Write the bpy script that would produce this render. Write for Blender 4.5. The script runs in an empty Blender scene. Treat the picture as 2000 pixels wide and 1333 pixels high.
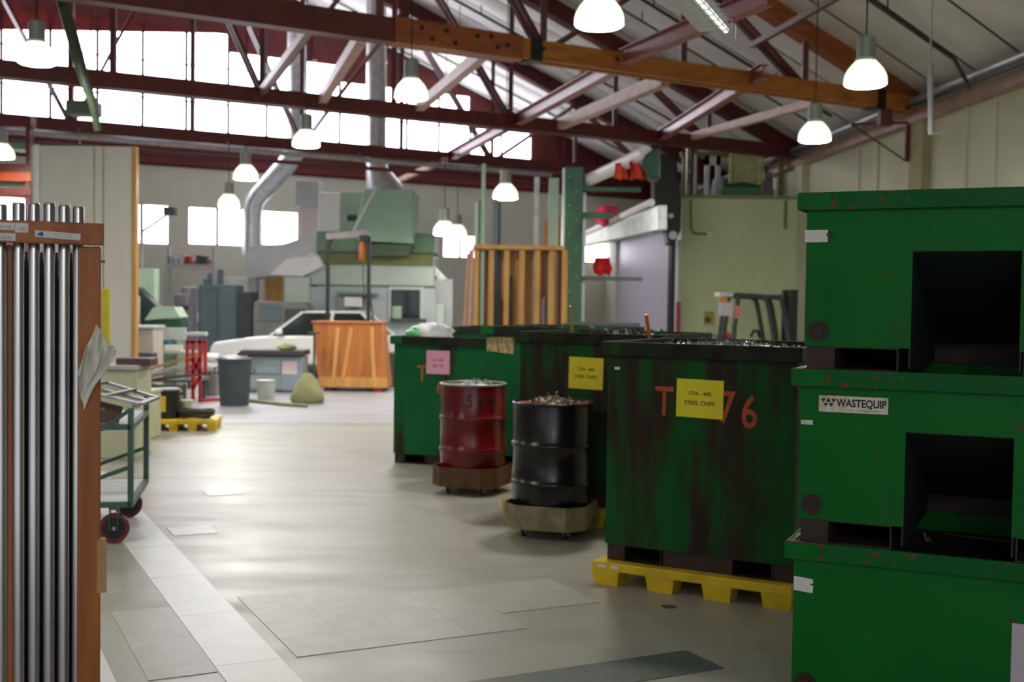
import bpy, math, random
from mathutils import Vector, Matrix
random.seed(7)
sc = bpy.context.scene
R_ = math.radians

# ------------------------------------------------------------------ camera, world, exposure
F = 2270.0
CAM = Vector((0, 0, 1.69))
ROT = Matrix.Rotation(R_(90 - 1.94), 3, 'X') @ Matrix.Rotation(R_(0.8), 3, 'Z')
cd = bpy.data.cameras.new('camera')
cd.sensor_width = 36.0
cd.lens = 36.0 * F / 2000.0
cd.clip_start = 0.05
cd.clip_end = 300
cd.dof.use_dof = True
cd.dof.focus_distance = 4.4
cd.dof.aperture_fstop = 3.0
cam = bpy.data.objects.new('camera', cd)
cam.matrix_world = Matrix.Translation(CAM) @ ROT.to_4x4()
sc.collection.objects.link(cam)
sc.camera = cam
wd = bpy.data.worlds.new('world')
sc.world = wd
wd.use_nodes = True
bgn = wd.node_tree.nodes['Background']
bgn.inputs['Color'].default_value = (0.86, 0.93, 1.0, 1)
bgn.inputs['Strength'].default_value = 0.62
sc.view_settings.view_transform = 'Standard'
sc.view_settings.look = 'None'
sc.view_settings.exposure = 0.95
sc.view_settings.gamma = 1.0
sc.view_settings.use_curve_mapping = False
WINDOW_LIGHT = 5.5
LAMP_LIGHT = 110.0
sc.cycles.use_denoising = True
sc.cycles.max_bounces = 8
sc.cycles.diffuse_bounces = 5
sc.cycles.sample_clamp_indirect = 6

def ray(x, y):
    return ROT @ Vector(((x - 1000) / F, -(y - 666.5) / F, -1))
def Z(x, y, z):
    r = ray(x, y)
    return CAM + r * ((z - CAM.z) / r.z)
def G(x, y):
    return Z(x, y, 0)
def D(x, y, d):
    r = ray(x, y)
    return CAM + r * (d / r.y)

# ------------------------------------------------------------------ mesh helpers
class M:
    def __init__(s):
        s.v = []; s.f = []
    def add(s, vs, fs):
        o = len(s.v)
        s.v += [Vector(p) for p in vs]
        s.f += [tuple(i + o for i in q) for q in fs]
        return s
    def hexa(s, b, t):
        return s.add(list(b) + list(t), [(3, 2, 1, 0), (4, 5, 6, 7), (0, 1, 5, 4), (1, 2, 6, 5), (2, 3, 7, 6), (3, 0, 4, 7)])
    def bx(s, x0, x1, y0, y1, z0, z1):
        return s.hexa([(x0, y0, z0), (x1, y0, z0), (x1, y1, z0), (x0, y1, z0)], [(x0, y0, z1), (x1, y0, z1), (x1, y1, z1), (x0, y1, z1)])
    def box(s, c, d, m=None):
        o = len(s.v)
        x, y, z = [k / 2 for k in d]
        s.bx(-x, x, -y, y, -z, z)
        for i in range(o, len(s.v)):
            s.v[i] = (m @ s.v[i] if m else s.v[i]) + Vector(c)
        return s
    def bar(s, p, q, w, h, up=(0, 0, 1)):
        p, q = Vector(p), Vector(q)
        t = (q - p).normalized()
        u = Vector(up)
        if abs(t.dot(u)) > .98: u = Vector((0, 1, 0))
        a = t.cross(u).normalized() * (w / 2)
        b = a.cross(t).normalized() * (h / 2)
        return s.hexa([p - a - b, p + a - b, p + a + b, p - a + b], [q - a - b, q + a - b, q + a + b, q - a + b])
    def ibeam(s, p, q, w, h, t=.012):
        p, q = Vector(p), Vector(q)
        up = Vector((0, 0, 1))
        s.bar(p + up * (h / 2), q + up * (h / 2), w, t)
        s.bar(p - up * (h / 2), q - up * (h / 2), w, t)
        return s.bar(p, q, t, h)
    def tube(s, pts, r, n=10, cap=True):
        pts = [Vector(p) for p in pts]
        rr = r if isinstance(r, (list, tuple)) else [r] * len(pts)
        o = len(s.v); prev = None
        for i, p in enumerate(pts):
            t = (pts[min(i + 1, len(pts) - 1)] - pts[max(i - 1, 0)]).normalized()
            if prev is None:
                u = Vector((0, 0, 1)) if abs(t.z) < .9 else Vector((1, 0, 0))
                a = t.cross(u).normalized()
            else:
                a = (prev - t * prev.dot(t)).normalized()
            prev = a
            b = t.cross(a)
            for k in range(n):
                an = 2 * math.pi * k / n
                s.v.append(p + (a * math.cos(an) + b * math.sin(an)) * rr[i])
        for i in range(len(pts) - 1):
            for k in range(n):
                k2 = (k + 1) % n
                s.f.append((o + i * n + k, o + i * n + k2, o + (i + 1) * n + k2, o + (i + 1) * n + k))
        if cap:
            s.f.append(tuple(o + k for k in reversed(range(n))))
            e = o + (len(pts) - 1) * n
            s.f.append(tuple(e + k for k in range(n)))
        return s
    def lathe(s, prof, c=(0, 0, 0), n=24, ph=0.0):
        o = len(s.v); c = Vector(c)
        for (r, z) in prof:
            for k in range(n):
                an = 2 * math.pi * k / n + ph
                s.v.append(c + Vector((r * math.cos(an), r * math.sin(an), z)))
        for i in range(len(prof) - 1):
            for k in range(n):
                k2 = (k + 1) % n
                s.f.append((o + i * n + k, o + i * n + k2, o + (i + 1) * n + k2, o + (i + 1) * n + k))
        if prof[0][0] > 1e-5: s.f.append(tuple(o + k for k in reversed(range(n))))
        e = o + (len(prof) - 1) * n
        if prof[-1][0] > 1e-5: s.f.append(tuple(e + k for k in range(n)))
        return s
    def prism(s, poly, y0, y1, plane='xz'):
        n = len(poly)
        if plane == 'xz':
            A = [(a, y0, b) for a, b in poly]; B = [(a, y1, b) for a, b in poly]
        elif plane == 'xy':
            A = [(a, b, y0) for a, b in poly]; B = [(a, b, y1) for a, b in poly]
        else:
            A = [(y0, a, b) for a, b in poly]; B = [(y1, a, b) for a, b in poly]
        return s.add(A + B, [tuple(range(n)), tuple(reversed(range(n, 2 * n)))] + [(i, i + n, (i + 1) % n + n, (i + 1) % n) for i in range(n)])
    def grid(s, fn, nu, nv):
        o = len(s.v)
        for i in range(nu + 1):
            for j in range(nv + 1):
                s.v.append(Vector(fn(i / nu, j / nv)))
        for i in range(nu):
            for j in range(nv):
                a = o + i * (nv + 1) + j
                s.f.append((a, a + nv + 1, a + nv + 2, a + 1))
        return s
    def sheet(s, fn, nu, nv, th):
        # two-sided thin solid from a surface function
        P = [[Vector(fn(i / nu, j / nv)) for j in range(nv + 1)] for i in range(nu + 1)]
        o = len(s.v)
        off = []
        for i in range(nu + 1):
            for j in range(nv + 1):
                du = P[min(i + 1, nu)][j] - P[max(i - 1, 0)][j]
                dv = P[i][min(j + 1, nv)] - P[i][max(j - 1, 0)]
                nn = du.cross(dv)
                nn = nn.normalized() if nn.length > 1e-9 else Vector((0, 0, 1))
                s.v.append(P[i][j]); off.append(P[i][j] - nn * th)
        o2 = len(s.v); s.v += off
        w = nv + 1
        for i in range(nu):
            for j in range(nv):
                a = i * w + j
                s.f.append((o + a, o + a + w, o + a + w + 1, o + a + 1))
                s.f.append((o2 + a + 1, o2 + a + w + 1, o2 + a + w, o2 + a))
        rim = [(i, 0) for i in range(nu)] + [(nu, j) for j in range(nv)] + [(i, nv) for i in range(nu, 0, -1)] + [(0, j) for j in range(nv, 0, -1)]
        for k in range(len(rim)):
            a = rim[k][0] * w + rim[k][1]; b = rim[(k + 1) % len(rim)]; b = b[0] * w + b[1]
            s.f.append((o + b, o + a, o2 + a, o2 + b))
        return s

COL = sc.collection
def mesh_of(name, m, mat, smooth=None, inv=None):
    me = bpy.data.meshes.new(name)
    vs = [(inv @ p) if inv else p for p in m.v]
    me.from_pydata([tuple(p) for p in vs], [], m.f)
    me.update()
    if mat: me.materials.append(mat)
    if smooth:
        me.shade_smooth()
        me.set_sharp_from_angle(angle=R_(smooth))
    return me
def link(name, me, parent=None):
    o = bpy.data.objects.new(name, me)
    COL.objects.link(o)
    if parent: o.parent = parent
    return o
def xf(parent):
    m = Matrix.Identity(4); p = parent
    while p is not None:
        m = p.matrix_basis @ m; p = p.parent
    return m
def part(name, m, mat, parent, world=False, smooth=None, bev=0, label=None, kind=None):
    inv = xf(parent).inverted() if world else None
    o = link(name, mesh_of(name, m, mat, smooth, inv), parent)
    if bev: bevel(o, bev)
    if label: o['label'] = label
    if kind: o['kind'] = kind
    return o
def bevel(o, w):
    b = o.modifiers.new('bevel', 'BEVEL'); b.width = w; b.segments = 2; b.limit_method = 'ANGLE'; b.angle_limit = R_(40)
def tag(o, label, cat, group=None):
    o['label'] = label; o['category'] = cat
    if group: o['group'] = group
    return o
def thing(name, label, cat, loc=(0, 0, 0), rz=0, group=None):
    o = bpy.data.objects.new(name, None)
    o.empty_display_size = .1
    COL.objects.link(o)
    o.location = loc; o.rotation_euler = (0, 0, rz)
    return tag(o, label, cat, group)
def solo(name, m, mat, label, cat, group=None, smooth=None, bev=0, kind=None, loc=None):
    # a thing that is one mesh, verts in world space, origin moved to its base
    c = Vector(loc) if loc else Vector((sum(p.x for p in m.v) / len(m.v), sum(p.y for p in m.v) / len(m.v), min(p.z for p in m.v)))
    o = link(name, mesh_of(name, m, mat, smooth, Matrix.Translation(-c)))
    o.location = c
    if bev: bevel(o, bev)
    tag(o, label, cat, group)
    if kind: o['kind'] = kind
    return o
def struct(name, m, mat, parent=None):
    o = link(name, mesh_of(name, m, mat), parent)
    if parent is None: o['kind'] = 'structure'
    return o
def copy_tree(o, parent=None):
    c = o.copy(); COL.objects.link(c); c.parent = parent
    for ch in list(o.children): copy_tree(ch, c)
    return c
def text(name, body, size, mat, parent, loc, rot=(90, 0, 0), ext=.0006, align='CENTER', sx=1.0, bold=0.0, world=False):
    cu = bpy.data.curves.new(name, 'FONT')
    cu.body = body; cu.size = size; cu.extrude = ext; cu.align_x = align; cu.align_y = 'CENTER'; cu.offset = bold
    cu.resolution_u = 3
    t = bpy.data.objects.new(name, cu); COL.objects.link(t)
    dg = bpy.context.evaluated_depsgraph_get()
    me = bpy.data.meshes.new_from_object(t.evaluated_get(dg))
    bpy.data.objects.remove(t); bpy.data.curves.remove(cu)
    r = [R_(a) for a in rot]
    mx = Matrix.Translation(Vector(loc)) @ (Matrix.Rotation(r[2], 4, 'Z') @ Matrix.Rotation(r[1], 4, 'Y') @ Matrix.Rotation(r[0], 4, 'X')) @ Matrix.Diagonal((sx, 1, 1, 1))
    if world: mx = xf(parent).inverted() @ mx
    me.transform(mx)
    me.materials.clear(); me.materials.append(mat)
    return link(name, me, parent)

# ------------------------------------------------------------------ materials
MATS = {}
def base_mat(name):
    m = bpy.data.materials.new(name); m.use_nodes = True
    nt = m.node_tree; b = nt.nodes['Principled BSDF']
    return m, nt, b
def nn(nt, t, **kw):
    n = nt.nodes.new(t)
    for k, v in kw.items(): setattr(n, k, v)
    return n
def noise(nt, scale, detail=4, stretch=None, rough=.55, off=0):
    tc = nn(nt, 'ShaderNodeTexCoord'); mp = nn(nt, 'ShaderNodeMapping')
    nt.links.new(tc.outputs['Object'], mp.inputs['Vector'])
    if stretch: mp.inputs['Scale'].default_value = stretch
    mp.inputs['Location'].default_value = (off, off * .7, off * .3)
    n = nn(nt, 'ShaderNodeTexNoise')
    n.inputs['Scale'].default_value = scale; n.inputs['Detail'].default_value = detail; n.inputs['Roughness'].default_value = rough
    nt.links.new(mp.outputs[0], n.inputs['Vector'])
    return n
def ramp(nt, src, a, b, va=0.0, vb=1.0):
    r = nn(nt, 'ShaderNodeMapRange')
    r.inputs['From Min'].default_value = a; r.inputs['From Max'].default_value = b
    r.inputs['To Min'].default_value = va; r.inputs['To Max'].default_value = vb
    nt.links.new(src, r.inputs['Value'])
    return r.outputs[0]
def mix(nt, fac, a, b):
    m = nn(nt, 'ShaderNodeMix', data_type='RGBA')
    for sock, v in ((m.inputs[0], fac), (m.inputs[6], a), (m.inputs[7], b)):
        if isinstance(v, bpy.types.NodeSocket): nt.links.new(v, sock)
        elif isinstance(v, tuple): sock.default_value = (*v[:3], 1)
        else: sock.default_value = v
    return m.outputs[2]
def pm(name, col, rough=.55, metal=0.0, var=.18, scale=6, stretch=None, bump=0.0, col2=None, lo=.35, hi=.7, coat=0.0):
    if name in MATS: return MATS[name]
    m, nt, b = base_mat(name)
    n = noise(nt, scale, 5, stretch)
    c2 = col2 or tuple(max(0, k * (1 - 2 * var)) for k in col)
    nt.links.new(mix(nt, ramp(nt, n.outputs[0], lo, hi), col, c2), b.inputs['Base Color'])
    b.inputs['Roughness'].default_value = rough; b.inputs['Metallic'].default_value = metal
    b.inputs['Coat Weight'].default_value = coat
    if bump:
        bp = nn(nt, 'ShaderNodeBump'); bp.inputs['Strength'].default_value = bump; bp.inputs['Distance'].default_value = .01
        nt.links.new(n.outputs[0], bp.inputs['Height']); nt.links.new(bp.outputs[0], b.inputs['Normal'])
    MATS[name] = m
    return m
def worn(name, col, rust=(.13, .035, .015), chip=.62, grime=(.022, .013, .008), gl=.62, gh=.8, gscale=3.0, rough=.5, off=0, streak=(2.2, 2.2, .35)):
    # painted steel with chipped rust spots and vertical runs of dried oil
    if name in MATS: return MATS[name]
    m, nt, b = base_mat(name)
    n1 = noise(nt, 7, 8, None, .7, off)
    n2 = noise(nt, gscale, 6, streak, .6, off + 3)
    n3 = noise(nt, 1.6, 2, None, .5, off + 9)
    c = mix(nt, ramp(nt, n3.outputs[0], .3, .7), col, tuple(k * .78 for k in col))
    c = mix(nt, ramp(nt, n2.outputs[0], gl, gh), c, grime)
    c = mix(nt, ramp(nt, n1.outputs[0], chip, chip + .03), c, rust)
    b.inputs['Specular IOR Level'].default_value = .16
    nt.links.new(c, b.inputs['Base Color'])
    nt.links.new(ramp(nt, n1.outputs[0], .3, .7, rough - .08, rough + .15), b.inputs['Roughness'])
    bp = nn(nt, 'ShaderNodeBump'); bp.inputs['Strength'].default_value = .12; bp.inputs['Distance'].default_value = .006
    nt.links.new(n1.outputs[0], bp.inputs['Height']); nt.links.new(bp.outputs[0], b.inputs['Normal'])
    MATS[name] = m
    return m
def wood(name, col, col2, scale=3.0, rough=.5, stretch=(6, 6, .5)):
    return pm(name, col, rough, 0, .2, scale, stretch, .12, col2, .35, .68)
def glow(name, col, strength, rough=.4):
    if name in MATS: return MATS[name]
    m, nt, b = base_mat(name)
    n = noise(nt, 2.5, 2)
    nt.links.new(mix(nt, ramp(nt, n.outputs[0], .4, .6), col, tuple(k * .97 for k in col)), b.inputs['Emission Color'])
    b.inputs['Base Color'].default_value = (.8, .8, .8, 1)
    b.inputs['Emission Strength'].default_value = strength; b.inputs['Roughness'].default_value = rough
    MATS[name] = m
    return m

cream = pm('cream_wall_paint', (.57, .57, .40), .7, 0, .06, 1.2)
cream2 = pm('pale_wall_paint', (.60, .60, .50), .7, 0, .05, 1.5)
greenwall = pm('pale_green_wall_paint', (.64, .72, .43), .75, 0, .07, .8)
redpaint = pm('red_siding_paint', (.15, .018, .018), .6, 0, .2, 3)
truss_red = pm('maroon_truss_paint', (.13, .022, .02), .45, 0, .2, 4)
truss_orange = wood('orange_brown_timber', (.46, .17, .022), (.30, .09, .014), 2.0, .5, (1.2, 1.2, 6))
rafter_or = wood('red_orange_timber', (.36, .10, .022), (.22, .05, .014), 2.0, .5, (1.2, 1.2, 6))
brace_pink = pm('red_lead_beam_paint', (.33, .10, .10), .4, 0, .15, 5)
brace_tan = wood('tan_timber', (.52, .33, .27), (.40, .24, .19), 2.0, .5, (2, 2, 2))
insul = pm('white_insulation_sheet', (.66, .64, .60), .5, 0, .10, 1.0, None, .3)
pipe_dark = pm('dark_pipe', (.05, .06, .05), .5, .3, .2, 8)
pipe_grey = pm('grey_conduit', (.42, .42, .42), .4, .5, .15, 8)
galv = pm('galvanised_sheet', (.62, .64, .66), .33, .55, .12, 7)
steel = pm('bright_steel', (.48, .48, .49), .24, 1.0, .08, 12, (1, 1, .2))
steel_d = pm('dull_steel', (.40, .40, .40), .42, .9, .2, 9)
black = pm('black_paint', (.012, .012, .013), .4, 0, .2, 8)
rubber = pm('black_rubber', (.016, .016, .016), .7, 0, .2, 8)
dkgrey = pm('dark_grey_paint', (.06, .07, .08), .5, 0, .2, 6)
bluegrey = pm('blue_grey_paint', (.13, .18, .21), .5, 0, .15, 4)
ltgrey = pm('light_grey_paint', (.48, .50, .50), .5, 0, .1, 4)
white_p = pm('white_paint', (.76, .76, .77), .45, 0, .06, 4)
pgreen = pm('pale_machine_green', (.36, .48, .38), .5, 0, .1, 3)
mgreen = pm('mid_machine_green', (.20, .34, .22), .5, 0, .12, 3)
olive = pm('olive_band_paint', (.16, .18, .05), .5, 0, .12, 3)
dkgreen = pm('dark_green_paint', (.01, .07, .035), .45, 0, .15, 4)
rackgreen = pm('cantilever_rack_green', (.06, .19, .12), .45, 0, .2, 3)
cartgreen = pm('cart_green_paint', (.05, .12, .085), .45, 0, .2, 5)
yellow_p = pm('yellow_plastic', (.72, .48, .012), .5, 0, .12, 5, None, 0, (.42, .26, .012), .45, .85)
yellow_n = pm('yellow_note_paper', (.82, .68, .02), .7, 0, .03, 6)
pink_n = pm('pink_note_paper', (.80, .36, .52), .7, 0, .04, 6)
lilac_n = pm('lilac_paper', (.52, .45, .52), .7, 0, .04, 6)
paper = pm('white_label', (.72, .70, .66), .6, 0, .1, 20)
old_label = pm('stained_label', (.66, .62, .54), .55, 0, .2, 9, (3, 3, .5), 0, (.48, .30, .10), .52, .72)
ink = pm('black_ink', (.01, .012, .01), .6, 0, .05, 9)
ink_o = pm('ink_on_yellow', (.08, .075, .01), .7, 0, .05, 9)
ink_p = pm('ink_on_pink', (.30, .10, .16), .7, 0, .05, 9)
ink_faint = pm('faint_pencil_ink', (.36, .36, .36), .7, 0, .05, 9)
ink_blue = pm('blue_ink', (.03, .06, .32), .6, 0, .05, 9)
spray = pm('orange_spray_paint', (.45, .062, .012), .6, 0, .3, 18, None, 0, (.10, .035, .012), .5, .8)
spray2 = pm('faded_orange_spray_paint', (.50, .13, .02), .6, 0, .3, 18, None, 0, (.12, .05, .02), .5, .8)
drum_red = pm('red_drum_paint', (.15, .0022, .005), .27, 0, .25, 3, None, 0, None, .35, .75, 0)
drum_blk = pm('black_drum_paint', (.008, .006, .008), .25, 0, .2, 3, None, 0, None, .35, .75, 0)
drum_in = pm('red_drum_lining', (.22, .012, .014), .5, 0, .2, 5)
rustmetal = pm('rusty_dolly_steel', (.13, .055, .022), .6, .3, .25, 9)
tanmetal = pm('scuffed_dolly_steel', (.30, .25, .14), .55, .35, .25, 8)
chips_m = pm('steel_chips', (.34, .33, .34), .35, .9, .25, 30)
chips_d = pm('oily_steel_chips', (.10, .095, .09), .4, .8, .3, 30)
bin_clean = worn('green_bin_paint', (.001, .135, .014), (.12, .026, .016), .625, (.035, .03, .012), .60, .9, 2.5, .42, 0)
bin_rim = worn('scuffed_green_rim_paint', (.003, .112, .02), (.17, .045, .03), .545, (.10, .10, .075), .66, .74, 5, .45, 4, (1.5, 1.5, 1.5))
bin_dirty = worn('oil_streaked_green_paint', (.004, .092, .017), (.10, .035, .015), .70, (.028, .016, .011), .43, .60, 2.6, .5, 11)
bin_dirty2 = worn('streaked_bright_green_paint', (.008, .13, .04), (.10, .035, .015), .70, (.028, .02, .012), .52, .66, 2.6, .5, 23)
bin_rim_d = worn('oily_black_green_rim_paint', (.022, .034, .018), (.05, .025, .012), .62, (.014, .011, .009), .42, .6, 4, .5, 6, (1.5, 1.5, 1.5))
bin_base = pm('rusty_bin_base_paint', (.040, .020, .014), .6, .1, .25, 9)
ply = wood('orange_plywood', (.50, .17, .035), (.34, .10, .022), 2.5, .5, (4, 4, .6))
batten = wood('pale_batten', (.66, .34, .10), (.50, .22, .06), 3, .5, (4, 4, .5))
rackwood = wood('orange_rack_wood', (.40, .12, .022), (.25, .06, .014), 3.5, .45, (5, 5, .5))
rackdark = wood('dark_red_backboard', (.085, .014, .010), (.045, .008, .006), 3.5, .5, (5, 5, .4))
tanwood = wood('tan_wood', (.50, .30, .12), (.36, .20, .08), 4, .55)
pinewood = wood('amber_pine', (.62, .33, .09), (.46, .22, .05), 3, .5, (4, 4, .5))
cloth = pm('white_rag_cloth', (.72, .69, .63), .9, 0, .08, 14, None, .2)
khaki = pm('khaki_sack', (.30, .29, .15), .9, 0, .15, 6, None, .2)
red_p = pm('red_jack_paint', (.50, .012, .012), .4, 0, .15, 6)
flag_r = pm('red_flag_cloth', (.70, .012, .02), .8, 0, .15, 8)
flag_o = pm('orange_red_flag_cloth', (.80, .07, .03), .8, 0, .12, 8)
flag_k = pm('pink_red_flag_cloth', (.75, .06, .14), .8, 0, .15, 8)
carwhite = pm('white_car_paint', (.80, .80, .82), .22, 0, .02, 2, None, 0, None, .35, .7, .6)
glass_d = pm('dark_window_glass', (.02, .028, .03), .08, 0, .1, 2)
door_gr = pm('lilac_grey_shutter', (.47, .43, .50), .45, .1, .04, 2)
orange_p = pm('orange_paint', (.62, .16, .02), .5, 0, .15, 5)
teal = pm('teal_plastic', (.01, .13, .18), .5, 0, .1, 5)
bag_w = pm('white_plastic_bag', (.66, .64, .68), .45, 0, .08, 10)
bag_g = pm('green_plastic_bag', (.12, .50, .22), .45, 0, .08, 10)
pane = glow('bright_window_pane', (.93, .91, 1.0), WINDOW_LIGHT)
pane_low = glow('bright_low_window_pane', (.94, .93, 1.0), WINDOW_LIGHT * .8)
dome = glow('lit_prismatic_dome', (.96, 1.0, .70), .75)
lens = glow('lit_lamp_lens', (1.0, 1.0, .86), LAMP_LIGHT)
tubelight = glow('lit_fluorescent_tube', (.95, 1.0, .95), .7)
beacon = pm('amber_beacon', (.85, .25, .01), .3, 0, .05, 5)

# ------------------------------------------------------------------ building frame
A_ = R_(59.5)
uB = Vector((math.sin(A_), math.cos(A_), 0))          # along the trusses, towards the right wall
uA = Vector((-uB.y, uB.x, 0))                          # across the trusses, away from the camera
wstep = Vector((-.455, 6.15, 0))                       # right wall, one truss bay
def W(k): return Vector((6.83, 19.61, 0)) + wstep * k
SPAN = 16.5
EAVE = 5.15
SL = .345
def rz_(s): return EAVE + SL * (s if s < SPAN else 2 * SPAN - s)
def TP(k, s, z): return W(k) - uB * s + Vector((0, 0, z))
def hitT(k, x, y):
    r = ray(x, y)
    p = CAM + r * ((W(k) - CAM).dot(uA) / r.dot(uA))
    return (W(k) - p).dot(uB), p.z
wdir = wstep.normalized()
wnrm = Vector((-wdir.y, wdir.x, 0))                    # out of the right wall into the hall

# floor: beige sheet vinyl in front, bare concrete further back
m = M(); m.bx(-34, 16, -9, 42, -.25, 0)
fm, nt, b = base_mat('floor_vinyl')
n1 = noise(nt, .55, 4, None, .5); n2 = noise(nt, 26, 6, None, .7); n3 = noise(nt, 1.6, 6, (.5, 2.0, 1), .6, 5)
c = mix(nt, ramp(nt, n1.outputs[0], .3, .7), (.35, .33, .29), (.31, .295, .26))
c = mix(nt, ramp(nt, n3.outputs[0], .5, .8), c, (.28, .265, .225))
c = mix(nt, ramp(nt, n2.outputs[0], .58, .72, 0, .45), c, (.27, .26, .22))
nt.links.new(c, b.inputs['Base Color'])
nt.links.new(ramp(nt, n3.outputs[0], .3, .7, .30, .46), b.inputs['Roughness'])
floor = struct('floor', m, fm)
conc = pm('grey_blue_concrete', (.33, .33, .37), .42, 0, .12, 1.2, (1, 2, 1))
tile_l = pm('pale_vinyl_tile', (.46, .44, .41), .36, 0, .08, 6)
tile_m = pm('light_beige_vinyl_tile', (.40, .38, .35), .40, 0, .08, 6)
tile_w = pm('white_aisle_stripe_tile', (.70, .69, .70), .38, 0, .05, 5)
tile_d = pm('slate_grey_vinyl_tile', (.10, .115, .115), .36, 0, .1, 8)
def tile(name, pts, mat, h=.003):
    P = [(p.x, p.y) for p in pts]
    a = sum(P[i][0] * P[(i + 1) % len(P)][1] - P[(i + 1) % len(P)][0] * P[i][1] for i in range(len(P)))
    if a < 0: P.reverse()
    mm = M(); mm.prism(list(reversed(P)), 0.0, h, 'xy')
    return part(name, mm, mat, floor)
ga = R_(-26.3)
gA = Vector((math.sin(ga), math.cos(ga), 0)); gB = Vector((gA.y, -gA.x, 0))
def rect(o, la, lb):
    return [o, o + gB * lb, o + gB * lb + gA * la, o + gA * la]
# bare concrete beyond the vinyl
e0 = G(600, 825)
cm = M(); P4 = [e0 + Vector((-16, -2.2, 0)), e0 + Vector((6.2, .5, 0)), e0 + Vector((12.5, 24, 0)), e0 + Vector((-18, 17, 0))]
cm.prism(list(reversed([(p.x, p.y) for p in P4])), 0, .004, 'xy')
part('concrete_slab', cm, conc, floor)
# aisle stripe, cut into lengths
o = G(442, 1333) - gA * 1.6
for k in range(9):
    tile('stripe_tile', rect(o + gA * (k * .915), .911, .305), tile_w)
o2 = G(190, 1300) - gA * .9 - gB * .26
tile('stripe_tile', rect(o2, 1.15, .305), tile_w)
# lighter repair tiles, a foot square
TS = .305
def patch(o, na, nb, mt):
    for i in range(na):
        for j in range(nb):
            tile('floor_tile', rect(o + gA * (i * TS) + gB * (j * TS), TS - .001, TS - .001), mt)
po = G(580, 1285)
patch(po, 4, 2, tile_m); patch(po + gB * (2 * TS), 3, 2, tile_m); patch(po + gB * (4 * TS) + gA * TS, 2, 2, tile_m)
patch(o + gA * 1.75 - gB * (TS + .003), 4, 1, tile_m)
patch(G(408, 970), 1, 1, tile_l); patch(G(340, 1048), 1, 1, tile_l)
patch(G(1425, 1305) - gB * (4.1 * TS), 1, 4, tile_d)
m = M(); g0 = G(1305, 1186)
m.add([(g0.x + dx, g0.y + dy, .0035) for dx, dy in ((-.045, .01), (-.01, .035), (.045, .02), (.04, -.02), (.0, -.035), (-.03, -.02))], [(5, 4, 3, 2, 1, 0)])
part('oil_stain', m, pm('dark_oil_stain', (.09, .08, .055), .5, 0, .2, 20), floor)

# right wall
w0, w1 = W(-4.5), W(3)
th = wnrm * -.25
m = M(); m.hexa([w0 + th, w0, w1, w1 + th], [p + Vector((0, 0, EAVE + .1)) for p in (w0 + th, w0, w1, w1 + th)])
wall_r = struct('wall_right', m, cream)
def wallbox(name, k, half, depth, z0, z1, mat):
    c = W(k); mm = M()
    a, b_ = c - wdir * half, c + wdir * half
    q = wnrm * depth
    mm.hexa([a, a + q, b_ + q, b_], [p + Vector((0, 0, z1)) for p in (a, a + q, b_ + q, b_)])
    for v in mm.v:
        if v.z == 0: v.z = z0
    return part(name, mm, mat, wall_r)
pil = pm('shaded_cream_pilaster', (.40, .34, .19), .7, 0, .12, 2)  # cream darkened to brown, the shadow is put into the colour
for k in (0.0, 1.0, 2.0): wallbox('pilaster', k - .02, .26, .16, 0, EAVE - .25, pil if k == 0 else cream)
for k in (-.42, -.27, .3, .45): wallbox('wall_conduit', k, .02, .04, 0, EAVE - .15, cream2)
m = M(); m.bar(W(-3) + wnrm * .10 + Vector((0, 0, EAVE - .28)), W(2.9) + wnrm * .10 + Vector((0, 0, EAVE - .28)), .2, .2)
part('wall_plate', m, pm('dusty_pink_beam', (.40, .26, .21), .6, 0, .15, 3), wall_r)
for i, (dz, dn, r) in enumerate(((-.08, .36, .055), (-.2, .42, .035), (-.17, .30, .035))):
    m = M(); m.tube([W(-3) + wnrm * dn + Vector((0, 0, EAVE + dz)), W(2.9) + wnrm * dn + Vector((0, 0, EAVE + dz))], r, 10)
    part('wall_pipe', m, pipe_grey if i != 1 else pipe_dark, wall_r, smooth=40)
# steel knee bracket below the wall pipes
m = M()
k0 = W(.02) + wnrm * .2
pp = [k0 + Vector((0, 0, EAVE - .35)), k0 + Vector((0, 0, EAVE - 1.0)), k0 + wnrm * .75 + wdir * .6 + Vector((0, 0, EAVE - .3))]
m.bar(pp[0], pp[1], .06, .06).bar(pp[1], pp[2], .03, .03).bar(pp[0], pp[2], .04, .04)
part('wall_bracket', m, truss_red, wall_r)

# gable end wall with the high glazing
gk = 3
def gp(s, z, n=0.0): return TP(gk, s, z) + uA * n
def gbox(mm, s0, s1, z0, z1, n0, n1):
    return mm.hexa([gp(s0, z0, n0), gp(s1, z0, n0), gp(s1, z0, n1), gp(s0, z0, n1)], [gp(s0, z1, n0), gp(s1, z1, n0), gp(s1, z1, n1), gp(s0, z1, n1)])
low = [(2.9, 3.85, 2.95, 3.56), (7.55, 8.7, 2.95, 3.6), (13.05, 14.1, 3.1, 4.02), (14.5, 16.05, 3.05, 4.02), (16.5, 17.9, 3.02, 4.02), (19.2, 20.6, 3.02, 4.02)]
SMAX = 2 * SPAN
m = M(); s = 0.0
for (a, b_, z0, z1) in low:
    gbox(m, s, a, 0, 5.0, 0, .3); gbox(m, a, b_, 0, z0, 0, .3); gbox(m, a, b_, z1, 5.0, 0, .3); s = b_
gbox(m, s, SMAX, 0, 5.0, 0, .3)
wall_b = struct('wall_back', m, cream2)
hi = [(5.72, 7.84, 5.78, 6.76), (7.84, 11.9, 5.78, 7.66), (11.9, 15.0, 5.78, 8.1), (15.0, 27.0, 5.78, 8.55)]
m = M()
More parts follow.
